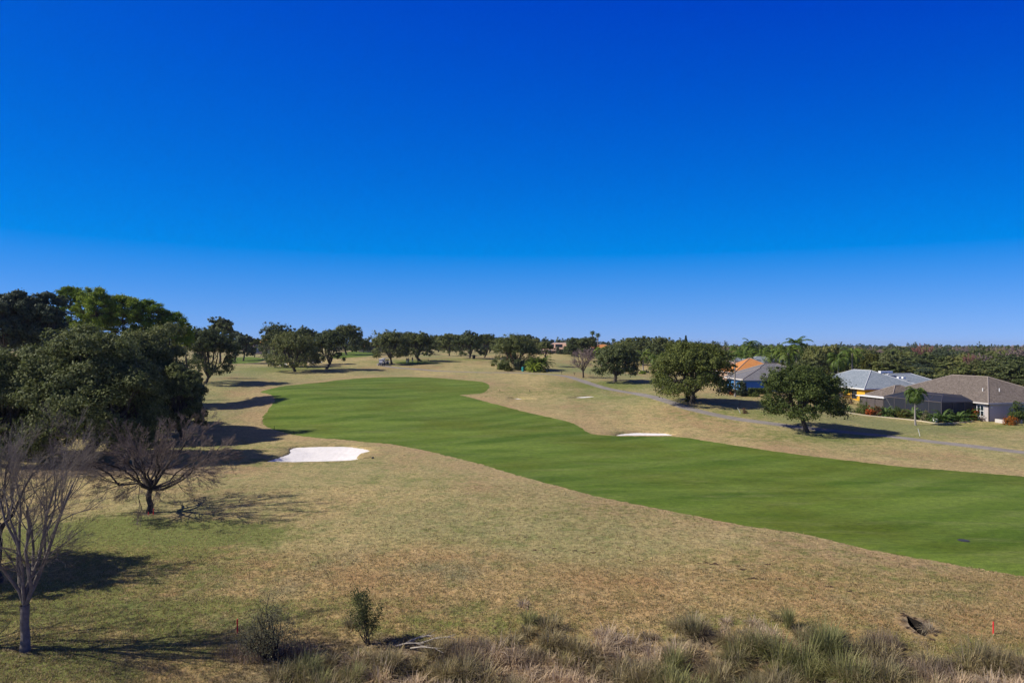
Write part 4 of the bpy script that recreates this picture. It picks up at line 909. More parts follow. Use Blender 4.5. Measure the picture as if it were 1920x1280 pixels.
def plant(kind, var, u, d, vt, wpx, label, group, hmin=2.5, rz=None):
    key = (kind, var); p = dep(u, d); k = d / F; h = max(hmin, CAMZ - (vt - HV) * k - p.z); w = wpx * k
    base_w = {'bare': 9., 'pine': 4.2}.get(kind, 11.)
    sc = (w / base_w, w / base_w, h / 10.); rz = (u * 7.3 + d) % 6.28 if rz is None else rz
    if key not in PR:
        t = proto(kind, 200 + var + 10 * len(PR)); t['label'] = label; t['group'] = group; t.location = p; t.rotation_euler = (0, 0, rz); t.scale = sc; PR[key] = t; return t
    return copy_tree(PR[key], p, rz, sc, label, group)
SG = 'trees along the skyline ridge'
SKY = [('oak', 0, 682, 285, 636, 26, 'small tree in front of the reddish roof behind the left oaks'), ('woods', 0, 695, 330, 640, 30, 'olive tree at the far left of the ridge'), ('oak', 1, 766, 275, 621, 50, 'oak crown between the two ridge oaks by the carts'),
 ('oak', 0, 822, 320, 627, 40, 'dark tree behind the small round oak'), ('woods', 1, 862, 320, 628, 40, 'olive tree between the small round oak and the close pair'), ('dark', 0, 918, 300, 626, 36, 'dark tree behind the right oak of the close pair'), ('oak', 1, 940, 320, 631, 40, 'tree above the left shoulder of the dense round oak'),
 ('oak', 2, 985, 300, 627, 44, 'ragged tree above the right shoulder of the dense round oak'), ('woods', 0, 1002, 290, 634, 26, 'olive tree between the dense oak and the peach roof'), ('pine', 0, 1008, 420, 634, 16, 'pine above the left end of the peach roof'), ('pine', 1, 1022, 430, 635, 18, 'pine above the middle of the peach roof'), ('pine', 0, 1035, 425, 637, 16, 'pine above the right end of the peach roof'),
 ('bare', 1, 1055, 400, 638, 26, 'leafless tree behind the peach roof'), ('oak', 0, 1080, 285, 632, 50, 'left half of the broad oak mass beside the peach house'), ('oak', 2, 1102, 275, 631, 50, 'right half of the broad oak mass beside the peach house'), ('dark', 0, 1135, 330, 640, 30, 'low dark tree between the skyline palms'),
 ('woods', 1, 1178, 260, 634, 56, 'grey olive oak right of the skyline palms'), ('oak', 1, 1205, 250, 629, 52, 'tallest oak of the skyline group behind the dark oak'), ('oak', 0, 1240, 235, 630, 62, 'big rounded oak left of the pointed conifer'), ('oak', 2, 1228, 215, 645, 50, 'dark oak below the big rounded skyline oak'), ('dark', 0, 1268, 260, 637, 40, 'dark tree just left of the pointed conifer'),
 ('woods', 0, 1300, 280, 640, 44, 'olive tree just right of the pointed conifer'), ('oak', 1, 1190, 225, 655, 40, 'shaded oak behind the slim palm'), ('woods', 1, 1330, 300, 645, 40, 'olive tree behind the top of the mossy oak'), ('bare', 1, 1352, 330, 647, 40, 'pinkish leafless tree behind the top of the mossy oak'), ('rusty', 0, 960, 205, 640, 26, 'rusty brown tree top in front of the dense round oak'),
 ('bare', 1, 975, 320, 628, 30, 'leafless tree on the skyline above the dense round oak'), ('oak', 0, 1072, 262, 645, 34, 'dark bushy tree at the foot of the peach house'), ('woods', 0, 500, 300, 637, 24, 'olive tree right below the orange roof behind the left oaks'), ('oak', 2, 668, 300, 630, 36, 'tree behind the pale crowned oak')]
SKY += [(('oak', 'woods', 'dark')[i % 3], i % 3, u, 345 + (i * 37) % 50, 639 + (i * 5) % 7, 34, 'low tree in the green belt behind the ridge oaks') for i, u in enumerate((715, 748, 782, 805, 832, 868, 895, 930, 1005, 1060, 1090, 1140, 1160, 585, 625, 660))]
for kd, vr, u, d, vt, w, lab in SKY: plant(kd, vr, u, d, vt, w, lab, SG)
# small undergrowth below the skyline
WG = 'oaks of the woods behind the houses'
wl = {0: 'green oak in the front row of the woods, right behind the houses', 1: 'oak in the middle rows of the woods behind the houses', 2: 'small looking oak in the back rows of the woods behind the houses'}
g = rng(300)
for row, (d0, d1, u0, u1, n, vt, jit, w) in enumerate([(140, 166, 1640, 2060, 12, 684, 11, 78), (170, 200, 1505, 2060, 16, 671, 9, 72), (205, 245, 1350, 2060, 22, 661, 6, 62), (255, 300, 1340, 2060, 26, 655, 4, 50), (330, 400, 1330, 2060, 30, 651, 3, 38)]):
    for i in range(n):
        u = u0 + (u1 - u0) * (i + .5 + g.uniform(-.35, .35)) / n; d = g.uniform(d0, d1)
        kd = g.choice(['oak', 'woods', 'woods', 'oak_grey', 'dark'], p=[.3, .26, .2, .16, .08]); vv = vt + g.uniform(-jit, jit)
        if row < 2 and u < 1620: vv = max(vv, 668)
        r_ = 0 if row == 0 else 1 if row < 3 else 2
        plant(kd, int(g.integers(0, 3)), u, d, vv, w * g.uniform(.65, 1.4), wl[r_], WG)
for i in range(34):
    u = 1640 + 420 * (i + g.uniform(-.4, .4)) / 34; d = g.uniform(290, 420)
    plant('bare', 1, u, d, 651 - (u - 1640) / 420 * 5 + g.uniform(-3, 4), 44 * g.uniform(.7, 1.2), 'pinkish grey leafless tree at the back of the right woods', 'leafless trees at the back of the right woods')
for kd, vr, u, d, vt, w, lab in [('bare', 0, 1727, 280, 646, 36, 'reddish leafless tree standing out at the back of the right woods'), ('bare', 0, 1817, 170, 664, 20, 'small red leafless tree among the green oaks behind the brown roof'), ('bare', 1, 1905, 175, 645, 70, 'tall pinkish leafless tree at the right edge'), ('bare', 1, 1848, 190, 660, 50, 'pale leafless tree behind the right end of the brown roof'),
                               ('yellowish', 0, 1632, 165, 664, 40, 'yellowish tree above the pale roof'), ('dark', 0, 1735, 140, 690, 52, 'dark rounded tree between the pale and brown roofs'), ('dark', 0, 1768, 205, 655, 36, 'dark green tree standing above the woods'), ('woods', 1, 1530, 165, 650, 52, 'olive tree just right of the tall arching palm'), ('woods', 0, 1555, 170, 645, 56, 'tall olive tree behind the shaded path oak'),
                               ('yellowish', 0, 1548, 135, 694, 26, 'bright yellow green bush tree left of the pale roof'), ('oak', 1, 1520, 150, 672, 60, 'oak behind the crown of the path oak'), ('woods', 2, 1610, 180, 655, 54, 'olive oak behind the palm with the pale trunk')]:
    plant(kd, vr, u, d, vt, w, lab, 'distinct trees in the right woods')
# far wooded horizon, one mass
g = rng(400); nC = 3000; dd = g.uniform(480, 1700, nC); uu = g.uniform(-1500, 3300, nC)
xx = (uu - CU) / F * dd; zz0 = H(xx, dd); ht = g.uniform(7, 13.5, nC) * np.where(g.uniform(0, 1, nC) < .08, 1.25, 1.); wd = g.uniform(4.5, 8, nC)
nl = 110; ci = np.repeat(np.arange(nC), nl); o_ = unit(g.normal(size=(len(ci), 3))) * g.uniform(.5, 1., len(ci))[:, None]
c = np.stack([xx[ci] + o_[:, 0] * wd[ci] * .55, dd[ci] + o_[:, 1] * wd[ci] * .55, zz0[ci] + ht[ci] * (.55 + .45 * o_[:, 2])], 1)
c[:, 2] = np.where(c[:, 2] < zz0[ci] + .5, zz0[ci] + .5, c[:, 2])
tag(link('far_woods', np_mesh('far_woods', *leaf_quads(c, unit(o_ + g.normal(size=o_.shape) * .5), .85 * g.uniform(.6, 1.4, len(c)), g, .7)), M['dark']), 'distant dark green woods along the horizon', 'woods', kind='stuff')

# ------------------------------------------------------------------ houses
def hip(mb_roof, caps, x0, x1, y0, y1, ze, rise, oh=.5, axis='y', th=.16, hipf=1.0):
    x0 -= oh; x1 += oh; y0 -= oh; y1 += oh
    if axis == 'y':
        w = (x1 - x0) / 2 * hipf; r0 = ((x0 + x1) / 2, y0 + w, ze + rise); r1 = ((x0 + x1) / 2, y1 - w, ze + rise)
        E = [(x0, y0), (x1, y0), (x1, y1), (x0, y1)]; tops = [(0, 1, 4), (1, 2, 5, 4), (2, 3, 5), (3, 0, 4, 5)]
        hl = [(0, 4), (1, 4), (2, 5), (3, 5), (4, 5)]
    else:
        w = (y1 - y0) / 2 * hipf; r0 = (x0 + w, (y0 + y1) / 2, ze + rise); r1 = (x1 - w, (y0 + y1) / 2, ze + rise)
        E = [(x0, y0), (x1, y0), (x1, y1), (x0, y1)]; tops = [(0, 1, 5, 4), (1, 2, 5), (2, 3, 4, 5), (3, 0, 4)]
        hl = [(0, 4), (1, 5), (2, 5), (3, 4), (4, 5)]
    V = [(x, y, ze) for x, y in E] + [r0, r1] + [(x, y, ze - th) for x, y in E]
    mb_roof.add(V, tops + [(0, 6, 7, 1), (1, 7, 8, 2), (2, 8, 9, 3), (3, 9, 6, 0), (9, 8, 7, 6)])
    for a, b in hl: caps.tube([Vector(V[a]) + Vector((0, 0, .015)), Vector(V[b]) + Vector((0, 0, .015))], .085, 6)
    return (x0, x1, y0, y1)
def fascia(mb, x0, x1, y0, y1, z, th=.2, t=.05):
    mb.box(x0 - t, x0 - .003, y0 - t, y1 + t, z - th, z + .01); mb.box(x1 + .003, x1 + t, y0 - t, y1 + t, z - th, z + .01)
    mb.box(x0, x1, y0 - t, y0 - .003, z - th, z + .01); mb.box(x0, x1, y1 + .003, y1 + t, z - th, z + .01)
def walls(x0, x1, y0, y1, z1, z0=-1.2):
    m = MB(); m.box(x0, x1, y0, y1, z0, z1); return m
def window(parent, face, a, b, z0, z1, at, nx=2, nz=2, fr='white'):
    """a window set proud of the wall: face 'x-' lies on plane x=at, 'y-' on plane y=at"""
    f = MB(); gl = MB(); t = .07
    def bx(m, p, q, r, s, d0, d1):
        if face == 'x-': m.box(at - d1, at - d0, p, q, r, s)
        else: m.box(p, q, at - d1, at - d0, r, s)
    for i in range(nx + 1): x = a + (b - a) * i / nx; bx(f, x - t / 2, x + t / 2, z0, z1, .004, .07)
    for i in range(nz + 1): z = z0 + (z1 - z0) * i / nz; bx(f, a - t / 2, b + t / 2, z - t / 2, z + t / 2, .006, .075)
    fo = f.build('window', M[fr], parent); bx(gl, a, b, z0, z1, .003, .02); gl.build('pane', M['glass'], fo); return fo
AX = math.atan2(.18, .98)

# --- brown roofed house with the screened porch
hp = pix(1853, 790); hp = Vector((hp.x, hp.y, hp.z - .05))
h = thing('house', 'grey beige house with broad brown hip roof and dark screened porch at the right edge', 'house', hp, AX)
walls(0, 14, 0, 21, 2.75).build('wall', M['stucco_grey'], h)
rf = MB(); cp = MB()
e = hip(rf, cp, 0, 14, 0, 21, 2.85, 3.45, .55)
e2 = hip(rf, cp, -4.4, 3.0, 14.3, 20.6, 2.66, 1.75, .2, 'x')
r_ = rf.build('roof', M['roof_brown'], h); cp.build('ridge_cap', M['cap_brown'], r_)
fa = MB(); fascia(fa, *e, 2.85); fa.build('fascia', M['offwhite'], r_)
fa = MB(); fa.box(-6.25, -4.62, 14.0, 21.0, 2.46, 2.60); fa.build('patio_cover', M['white'], r_)
vp = MB()
for x, y in ((2.6, 3.6), (4.6, 2.6)):
    zb = 2.85 + min(x + .55, y + .55) * .457; m_ = MB(); m_.tube([(x, y, zb - .1), (x, y, zb + .5)], .06, 8); m_.build('vent_pipe', M['white'], r_)
window(h, 'x-', .75, 1.95, .75, 2.35, 0.0, 2, 2)
m_ = MB(); m_.box(5.6, 6.9, -.06, -.004, .55, 2.3); m_.build('shutter', simple_mat('bright_blue_shutter', (.02, .20, .50), .1, 5, .5), h, bevel=.01)
window(h, 'y-', 9.2, 10.8, .9, 2.2, 0.0, 2, 2)
m_ = MB(); m_.box(-.05, .07, -.10, -.004, -.1, 2.6); m_.build('downspout', M['bronze'], h)
m_ = MB(); m_.box(.4, .55, -.16, -.004, 2.05, 2.25); m_.build('wall_lamp', M['white'], h, bevel=.02)
# porch: posts, beams, screen, white columns
pb = MB(); X0, Y0, Y1 = -6.0, 2.2, 14.3
ZT, ZR, ins = 2.75, 3.55, 2.3
for y in np.linspace(Y0, Y1, 6): pb.box(X0 - .05, X0 + .05, y - .05, y + .05, -.6, ZT)
for x in (-4, -2): pb.box(x - .05, x + .05, Y0 - .05, Y0 + .05, -.6, ZT)
pb.box(X0 - .08, X0 + .08, Y0 - .08, Y1, ZT - .02, ZT + .13); pb.box(X0 + .09, -.56, Y0 - .08, Y0 + .08, ZT - .02, ZT + .13)
pb.box(X0 - .06, X0 + .06, Y0, Y1, .75, .83)
pb.tube([(X0, Y1 - .3, ZT), (X0, Y1 - 2.6, .1)], .03, 5)
pb.build('porch_frame', M['beam'], h)
rb = MB(); A4 = [(X0, Y0), (-.3, Y0), (-.3, Y1), (X0, Y1)]; B4 = [(X0 + ins, Y0 + ins), (-.3, Y0 + ins), (-.3, Y1 - 1.6), (X0 + ins, Y1 - 1.6)]
zt = ZT + .12
L3 = lambda a, za, b, zb: rb.tube([(a[0], a[1], za), (b[0], b[1], zb)], .045, 5)
L3(B4[0], zt + ZR - ZT, B4[1], zt + ZR - ZT); L3(B4[3], zt + ZR - ZT, B4[0], zt + ZR - ZT); L3(A4[0], zt, B4[0], zt + ZR - ZT); L3(A4[3], zt, B4[3], zt + ZR - ZT)
for i in range(1, 5):
    y = Y0 + ins + (Y1 - 1.6 - Y0 - ins) * i / 5; yy_ = Y0 + (Y1 - Y0) * i / 5
    L3((X0, yy_), zt, (X0 + ins, y), zt + ZR - ZT); L3((X0 + ins, y), zt + ZR - ZT, (-.3, y), zt + ZR - ZT)
    if i % 2: L3((X0, yy_), zt, (X0 + ins, y + 2.0), zt + ZR - ZT)
rb.build('roof_rail', M['beam'], h)
sc_ = MB(); zr = zt + ZR - ZT
sc_.add([(X0 - .01, Y0, -.5), (X0 - .01, Y1, -.5), (X0 - .01, Y1, ZT), (X0 - .01, Y0, ZT)], [(0, 1, 2, 3)])
sc_.add([(X0, Y0 - .01, -.5), (-.01, Y0 - .01, -.5), (-.01, Y0 - .01, ZT), (X0, Y0 - .01, ZT)], [(0, 1, 2, 3)])
Vr = [(x, y, zt) for x, y in A4] + [(x, y, zr) for x, y in B4]
sc_.add(Vr, [(0, 1, 5, 4), (3, 0, 4, 7), (2, 3, 7, 6), (4, 5, 6, 7)])
sc_.build('porch_screen', M['screen'], h)
fl = MB(); fl.box(X0, -.01, Y0, Y1, -.8, .02); fl.build('porch_floor', M['bronze'], h)
for y in (3.6, 7.6, 11.2):
    m_ = MB(); m_.box(-2.2, -1.85, y, y + .35, .02, 2.6); m_.build('porch_column', M['offwhite'], h, bevel=.02)
bk = MB(); bk.box(-.06, -.004, 3.2, 6.2, .1, 2.3); bk.box(-.06, -.004, 8.6, 12.4, .1, 2.3); bk.build('sliding_door', M['glass'], h)
sw = MB(); sw.box(-5.9, -5.8, 14.5, 20.4, -.6, 2.44); sw.box(-5.8, 0, 14.42, 14.5, -.6, 2.44)
sw.build('wing_wall', M['bronze'], h)
ws = MB()
for y in (14.6, 16.6, 18.6, 20.3): ws.box(-5.98, -5.904, y - .06, y + .06, -.5, 2.45)
ws.build('wing_post', M['bronze'], h)
# planter, white bench rail
def local(x, y, z=None):
    c, s = math.cos(AX), math.sin(AX); wx, wy = hp.x + c * x - s * y, hp.y + s * x + c * y
    return Vector((wx, wy, h1(wx, wy) if z is None else z))
pl = MB(); pl.box(0, 3.0, 0, .2, -.3, .55); pl.box(0, .2, .21, 1.7, -.3, .55); pl.box(2.8, 3.0, .21, 1.7, -.3, .55); pl.box(.21, 2.79, .21, 1.7, -.3, .42)
q = local(.2, -2.6); o = pl.build('planter', M['offwhite']); o.location = q; o.rotation_euler.z = AX; tag(o, 'low white walled planter in front of the shaded house wall', 'planter')
make_bush('reddish brown plants growing in the low white planter', local(2.2, -1.9) + Vector((0, 0, .35)), 1.6, 1.0, 401, mat='croton', n=900, ls=.07)
t = thing('garden_bench', 'small white bench right of the low planter', 'bench', local(4.2, -2.3), AX)
m_ = MB(); m_.box(0, 1.3, 0, .5, .42, .48); m_.build('seat', M['white'], t); m_ = MB(); m_.box(0, 1.3, .52, .58, .5, .95); m_.build('backrest', M['white'], t)
for x in (.03, 1.2):
    for y in (.02, .42):
        m_ = MB(); m_.box(x, x + .07, y, y + .07, -.05, .415); m_.build('leg', M['white'], t)
# bed along the porch with its pale edging
EDGE = [(1583,773),(1606,776.5),(1627,779.3),(1646,781.2),(1665,783),(1696,786),(1727,789.5),(1752,793.5),(1775,794),(1802,792.3),(1822,790)]
ep = catmull([pix(u, v)[:2] for u, v in EDGE], 5, False); ez = H(ep[:, 0], ep[:, 1]); m_ = MB()
tn = unit(np.gradient(ep, axis=0)); nn = np.stack([-tn[:, 1], tn[:, 0]], 1) * .11
V = []; Fq = []
for i in range(len(ep)):
    for sx, dz in ((-1, -.1), (-1, .12), (1, .12), (1, -.1)): V.append((ep[i, 0] + nn[i, 0] * sx, ep[i, 1] + nn[i, 1] * sx, ez[i] + dz))
for i in range(len(ep) - 1):
    for k in range(4): Fq.append((i * 4 + k, i * 4 + (k + 1) % 4, (i + 1) * 4 + (k + 1) % 4, (i + 1) * 4 + k))
Fq += [(0, 1, 2, 3), tuple(len(V) - 1 - i for i in range(4))]
m_.add(V, Fq); tag(m_.build('garden_edging', M['curb']), 'pale curving concrete edging of the planting bed along the porch', 'edging')
BG = 'plants in the bed along the screened porch'
BED = [('r', 1589, 771, 1.0, 'cycad', 'small palm like plant alone at the far left end of the bed'), ('b', 1617, 775, 2.4, 2.2, 'shrub', 'big leafy green shrub at the left end of the porch'), ('b', 1630, 778, 1.3, 1.3, 'croton', 'orange brown shrub between two green ones near the left end of the bed'),
       ('b', 1646, 779, 1.5, 1.4, 'rusty', 'rusty shrub left of the first cycad'), ('r', 1661, 780, 1.7, 'cycad', 'bushy cycad left of the slim palm'), ('b', 1676, 782, 1.6, 1.5, 'shrub', 'green shrub between the cycad and the slim palm'), ('b', 1692, 784, 1.7, 1.3, 'yellowish', 'olive yellow shrub left of the slim palm'),
       ('r', 1712, 785, 1.8, 'cycad', 'large cycad right behind the slim palm'), ('b', 1737, 788, 1.7, 1.3, 'shrub_grey', 'greyish twiggy shrub right of the slim palm'), ('r', 1752, 790, 1.3, 'cycad', 'low cycad behind the white garden ornament'), ('r', 1766, 791, 1.9, 'cycad', 'spreading cycad right of the white garden ornament'),
       ('b', 1783, 786, 2.4, 2.0, 'croton', 'bright orange croton in front of the porch corner'), ('r', 1797, 790, 1.7, 'cycad', 'cycad between the two orange crotons'), ('b', 1806, 785, 1.6, 1.8, 'croton', 'orange croton left of the white framed window'), ('r', 1811, 787, 2.0, 'palm', 'bushy green palm like plant near the white framed window'), ('b', 1822, 787, 1.5, 2.0, 'croton', 'last orange green croton beside the white framed window')]
for i, b_ in enumerate(BED):
    p = pix(b_[1], b_[2])
    if b_[0] == 'r': make_rosette(b_[5], p, b_[3] * 1.05, 410 + i, BG, b_[4], 30)
    else: make_bush(b_[6], p, b_[3] * 1.15, b_[4] * 1.2, 410 + i, BG, b_[5], n=1700, ls=.085)
for i, (u, mt, hh_) in enumerate([(1624, 'shrub', 1.5), (1640, 'shrub', 1.6), (1654, 'shrub', 1.5), (1669, 'croton', 1.3), (1685, 'shrub', 1.6), (1702, 'rusty', 1.4), (1722, 'shrub', 1.5), (1744, 'shrub', 1.6), (1759, 'rusty', 1.3), (1775, 'croton', 2.1), (1790, 'croton', 2.0), (1802, 'shrub', 1.8), (1816, 'croton', 2.0)]):
    p = pix(u, 775 + (u - 1606) * .055)
    make_bush({'shrub': 'green filler shrub in the back of the porch bed', 'croton': 'orange filler croton in the back of the porch bed', 'rusty': 'rusty filler shrub in the back of the porch bed'}[mt], p, 1.6, hh_, 470 + i, BG, mt, n=1500, ls=.085)
make_bush('green shrub at the right edge beside the house wall', pix(1908, 793), 3.0, 3.6, 430, BG, 'shrub', n=3000, ls=.10)
make_bush('orange brown low shrub at the right edge below the green one', pix(1893, 796), 2.2, 1.5, 431, BG, 'croton', n=1500, ls=.085)
make_bush('thin twiggy shrub against the sunlit wall below the window', local(-.5, .6), .9, 1.3, 432, BG, 'rusty', n=130, ls=.05, stems=26, twigm='twig_purple')
m_ = MB(); m_.ball((0, 0, .28), (.42, .26, .26)); m_.ball((-.3, 0, .55), (.17, .15, .17)); m_.ball((.1, 0, .08), (.38, .3, .1)); o = m_.build('garden_ornament', M['white'], smooth=True); o.location = pix(1754, 791); tag(o, 'small white garden ornament in the bed beside the cycads', 'ornament')

# --- yellow house with the pale roof
yp = pix(1624, 757); yp = Vector((64.6, 125.0, h1(64.6, 125) - .1)); k_ = 125 / F
h = thing('house', 'mustard yellow house with pale blue grey hip roof', 'house', yp, AX); ze = CAMZ - (728 - HV) * k_ - yp.z
walls(0, 12, 0, 17, ze - .1).build('wall', M['stucco_yellow'], h)
rf = MB(); cp = MB(); e = hip(rf, cp, 0, 12, 0, 17, ze, 3.0, .55); e2 = hip(rf, cp, 5, 19.5, 1.2, 10.8, ze, 2.35, .5, 'x'); e3 = hip(rf, cp, 17.6, 23.6, -1, 5, ze - .35, 1.3, .4, 'y')
r_ = rf.build('roof', M['roof_pale'], h); cp.build('ridge_cap', M['cap_pale'], r_); fa = MB(); fascia(fa, *e, ze); fascia(fa, e2[1] - 1, e2[1], e2[2], e2[3], ze); fa.build('fascia', M['white'], r_)
m_ = walls(11.99, 19.5, 1.2, 10.8, ze - .1); m_.build('side_wall', M['stucco_yellow'], h); walls(18, 23.2, -.6, 4.6, ze - .5).build('side_wall', M['stucco_yellow'], h)
for (x, y) in ((9.6, 3.0), (10.6, 3.0), (20.6, -.1), (21.6, -.1)):
    m_ = MB(); zb = ze + (.75 if x > 15 else 2.0); zb = ze + (3.0 * min(1, (y + .55) / 6.5) if x < 15 else -.35 + 1.3 * (y + 1.4) / 3.4); m_.box(x - .3, x + .3, y - .25, y + .25, zb - .1, zb + .28); m_.build('roof_vent', M['white'], r_, bevel=.03)
m_ = MB(); m_.box(7.0, 9.6, 4.6, 5.3, ze + 2.55, ze + 2.95); m_.build('ridge_vent', M['white'], r_)
window(h, 'x-', 2.2, 3.6, .6, 2.2, 0., 2, 2, 'bronze')
sd = MB()
for y in (1.9, 4.2, 6.6, 9.0): sd.box(-1.6, -1.5, y - .05, y + .05, -.5, ze - .25)
sd.box(-1.62, -1.52, 1.9, 9, ze - .3, ze - .18); sd.box(-1.6, -1.52, 1.9, 9, 1.0, 1.08); sd.build('screen_frame', M['bronze'], h)
sc2 = MB(); sc2.add([(-1.56, 4.2, -.5), (-1.56, 9, -.5), (-1.56, 9, ze - .3), (-1.56, 4.2, ze - .3)], [(0, 1, 2, 3)]); sc2.build('screen_panel', M['screen'], h)
make_bush('reddish twiggy shrub by the yellow wall', pix(1594, 757), 1.8, 1.3, 440, mat='rusty', n=500, ls=.06, stems=30, twigm='twig_purple')
# --- blue house
bx_, by_ = 44.3, 130.; bz = h1(bx_, by_) - .1; k_ = by_ / F; ze = CAMZ - (710.5 - HV) * k_ - bz
h = thing('house', 'blue walled house with slate grey hip roof behind the mossy oak', 'house', (bx_, by_, bz), R(1))
walls(0, 12.5, 0, 10, ze - .1).build('wall', M['stucco_blue'], h); walls(4, 17.6, 10.02, 20, ze - .1).build('side_wall', M['stucco_blue'], h)
rf = MB(); cp = MB(); e = hip(rf, cp, 0, 12.5, 0, 10, ze, 2.0, .55, 'x'); hip(rf, cp, 4, 17.6, 9, 20, ze, 2.5, .5, 'x')
r_ = rf.build('roof', M['roof_slate'], h); cp.build('ridge_cap', M['cap_brown'], r_); fa = MB(); fascia(fa, *e, ze, .25); fa.build('fascia', M['offwhite'], r_)
m_ = MB(); m_.prism([(-.55, -.2), (.15, -.2), (-.30, 2.2), (-.55, 2.2)], 'y', -.25, -.02); m_.build('white_wedge', M['white'], h)  # white sloping wedge at the left end of the blue wall
window(h, 'y-', 6.2, 7.8, .9, 2.0, 0., 2, 2)
t = thing('hedge', 'dark clipped hedge along the shaded blue wall', 'hedge', dep(1420, 127)); g = rng(450); n = 4200
c = np.stack([g.uniform(-1.7, 2.6, n), g.uniform(-.5, .5, n), g.uniform(0, 1.15, n)], 1); link('foliage', np_mesh('foliage', *leaf_quads(c, unit(g.normal(size=c.shape) + (0, 0, .6)), .10 * g.uniform(.6, 1.3, n), g)), M['shrub'], t)
make_bush('tall dark shrub left of the blue wall', dep(1390, 125), 2.4, 3.2, 451, mat='dark', n=3600, ls=.13); make_bush('low rounded green shrub in front of the clipped hedge', dep(1409, 124.5), 3.0, .8, 452, mat='shrub', n=1600, ls=.10)
make_bush('low reddish plants at the foot of the pale trunked palm', dep(1372, 126), 1.4, 1.1, 453, mat='croton', n=700, ls=.09); make_bush('small round shrub hidden between mossy oak and blue house', dep(1382, 127), 1.4, .9, 454, mat='shrub', n=700, ls=.09)
# --- houses further off
def far_house(label, u, d, x, y, ze_v, rise, wall, roof, cap='cap_brown', rz=.1, axis='x', hf=1.0):
    p = dep(u, d); ze = CAMZ - (ze_v - HV) * d / F - p.z; ze = max(ze, 1.5)
    t = thing('house', label, 'house', p, rz); walls(-x / 2, x / 2, 0, y, ze - .1, -1.5).build('wall', M[wall], t)
    rf = MB(); cp = MB(); e = hip(rf, cp, -x / 2, x / 2, 0, y, ze, rise, .5, axis, hipf=hf); r_ = rf.build('roof', M[roof], t); cp.build('ridge_cap', M[cap], r_)
    fa = MB(); fascia(fa, *e, ze); fa.build('fascia', M['offwhite'], r_)
    for a in (-x * .3, x * .15): window(t, 'y-', a, a + 1.5, .7, max(1.4, ze - .7), 0., 2, 2)
    return t, r_, ze
far_house('orange roofed house behind the slate roofed blue house', 1424, 156, 11.0, 11, 698, 3.2, 'stucco_peach', 'roof_orange', rz=.05)
far_house('peach roof just showing beside the mossy oak, left of the orange roof', 1362, 168, 6.5, 10, 683, 1.9, 'stucco_peach', 'roof_peach', 'cap_pale')
far_house('pale grey roof in the trees behind the orange roof', 1395, 186, 5, 8, 676, .8, 'offwhite', 'roof_pale', 'cap_pale'); far_house('grey roof in the trees right behind the orange roof', 1440, 190, 11, 9, 679, 1.5, 'offwhite', 'roof_pale', 'cap_pale')
far_house('slate roof showing left of the pale roofed yellow house', 1553, 140, 7, 10, 706, 1.2, 'offwhite', 'roof_slate')
t, r_, ze = far_house('peach tiled house with dark solar panels on the ridge', 1048, 285, 15, 10, 657, 3.0, 'stucco_peach', 'roof_peach', 'cap_pale', -.1)
for a in (-5.2, -1.6):
    m_ = MB(); Mt = Matrix.Translation((a, 1.4, ze + 1.08)) @ Matrix.Rotation(math.atan2(3.0, 5.5), 4, 'X'); m_.box(0, 2.9, 0, 2.6, .04, .10, Mt); m_.build('solar_panel', M['solar'], r_)
far_house('peach tiled roof half hidden behind the palmetto clump oak', 1022, 292, 9, 9, 656, 2.0, 'stucco_peach', 'roof_peach', 'cap_pale')
far_house('small orange roof between the skyline palms', 1133, 300, 11, 9, 652, 1.5, 'stucco_peach', 'roof_orange')
far_house('bright orange tiled roof glimpsed left of the left oak group', 493, 320, 11, 10, 644, 2.4, 'stucco_peach', 'roof_orange', rz=.2)
far_house('reddish roof behind the trees between the oak groups', 694, 330, 11, 9, 651, 1.6, 'stucco_peach', 'roof_orange')
for i, (u, d, w) in enumerate([(1062, 278, 5), (1050, 280, 5), (1075, 270, 4)]):
    make_bush(['dark hedge bush at the middle of the peach house front', 'dark hedge bush at the left of the peach house front', 'dark hedge bush at the right of the peach house front'][i], dep(u, d), w, 3.4, 460 + i, mat='dark', n=1200, ls=.22, name='bush', cat='bush')

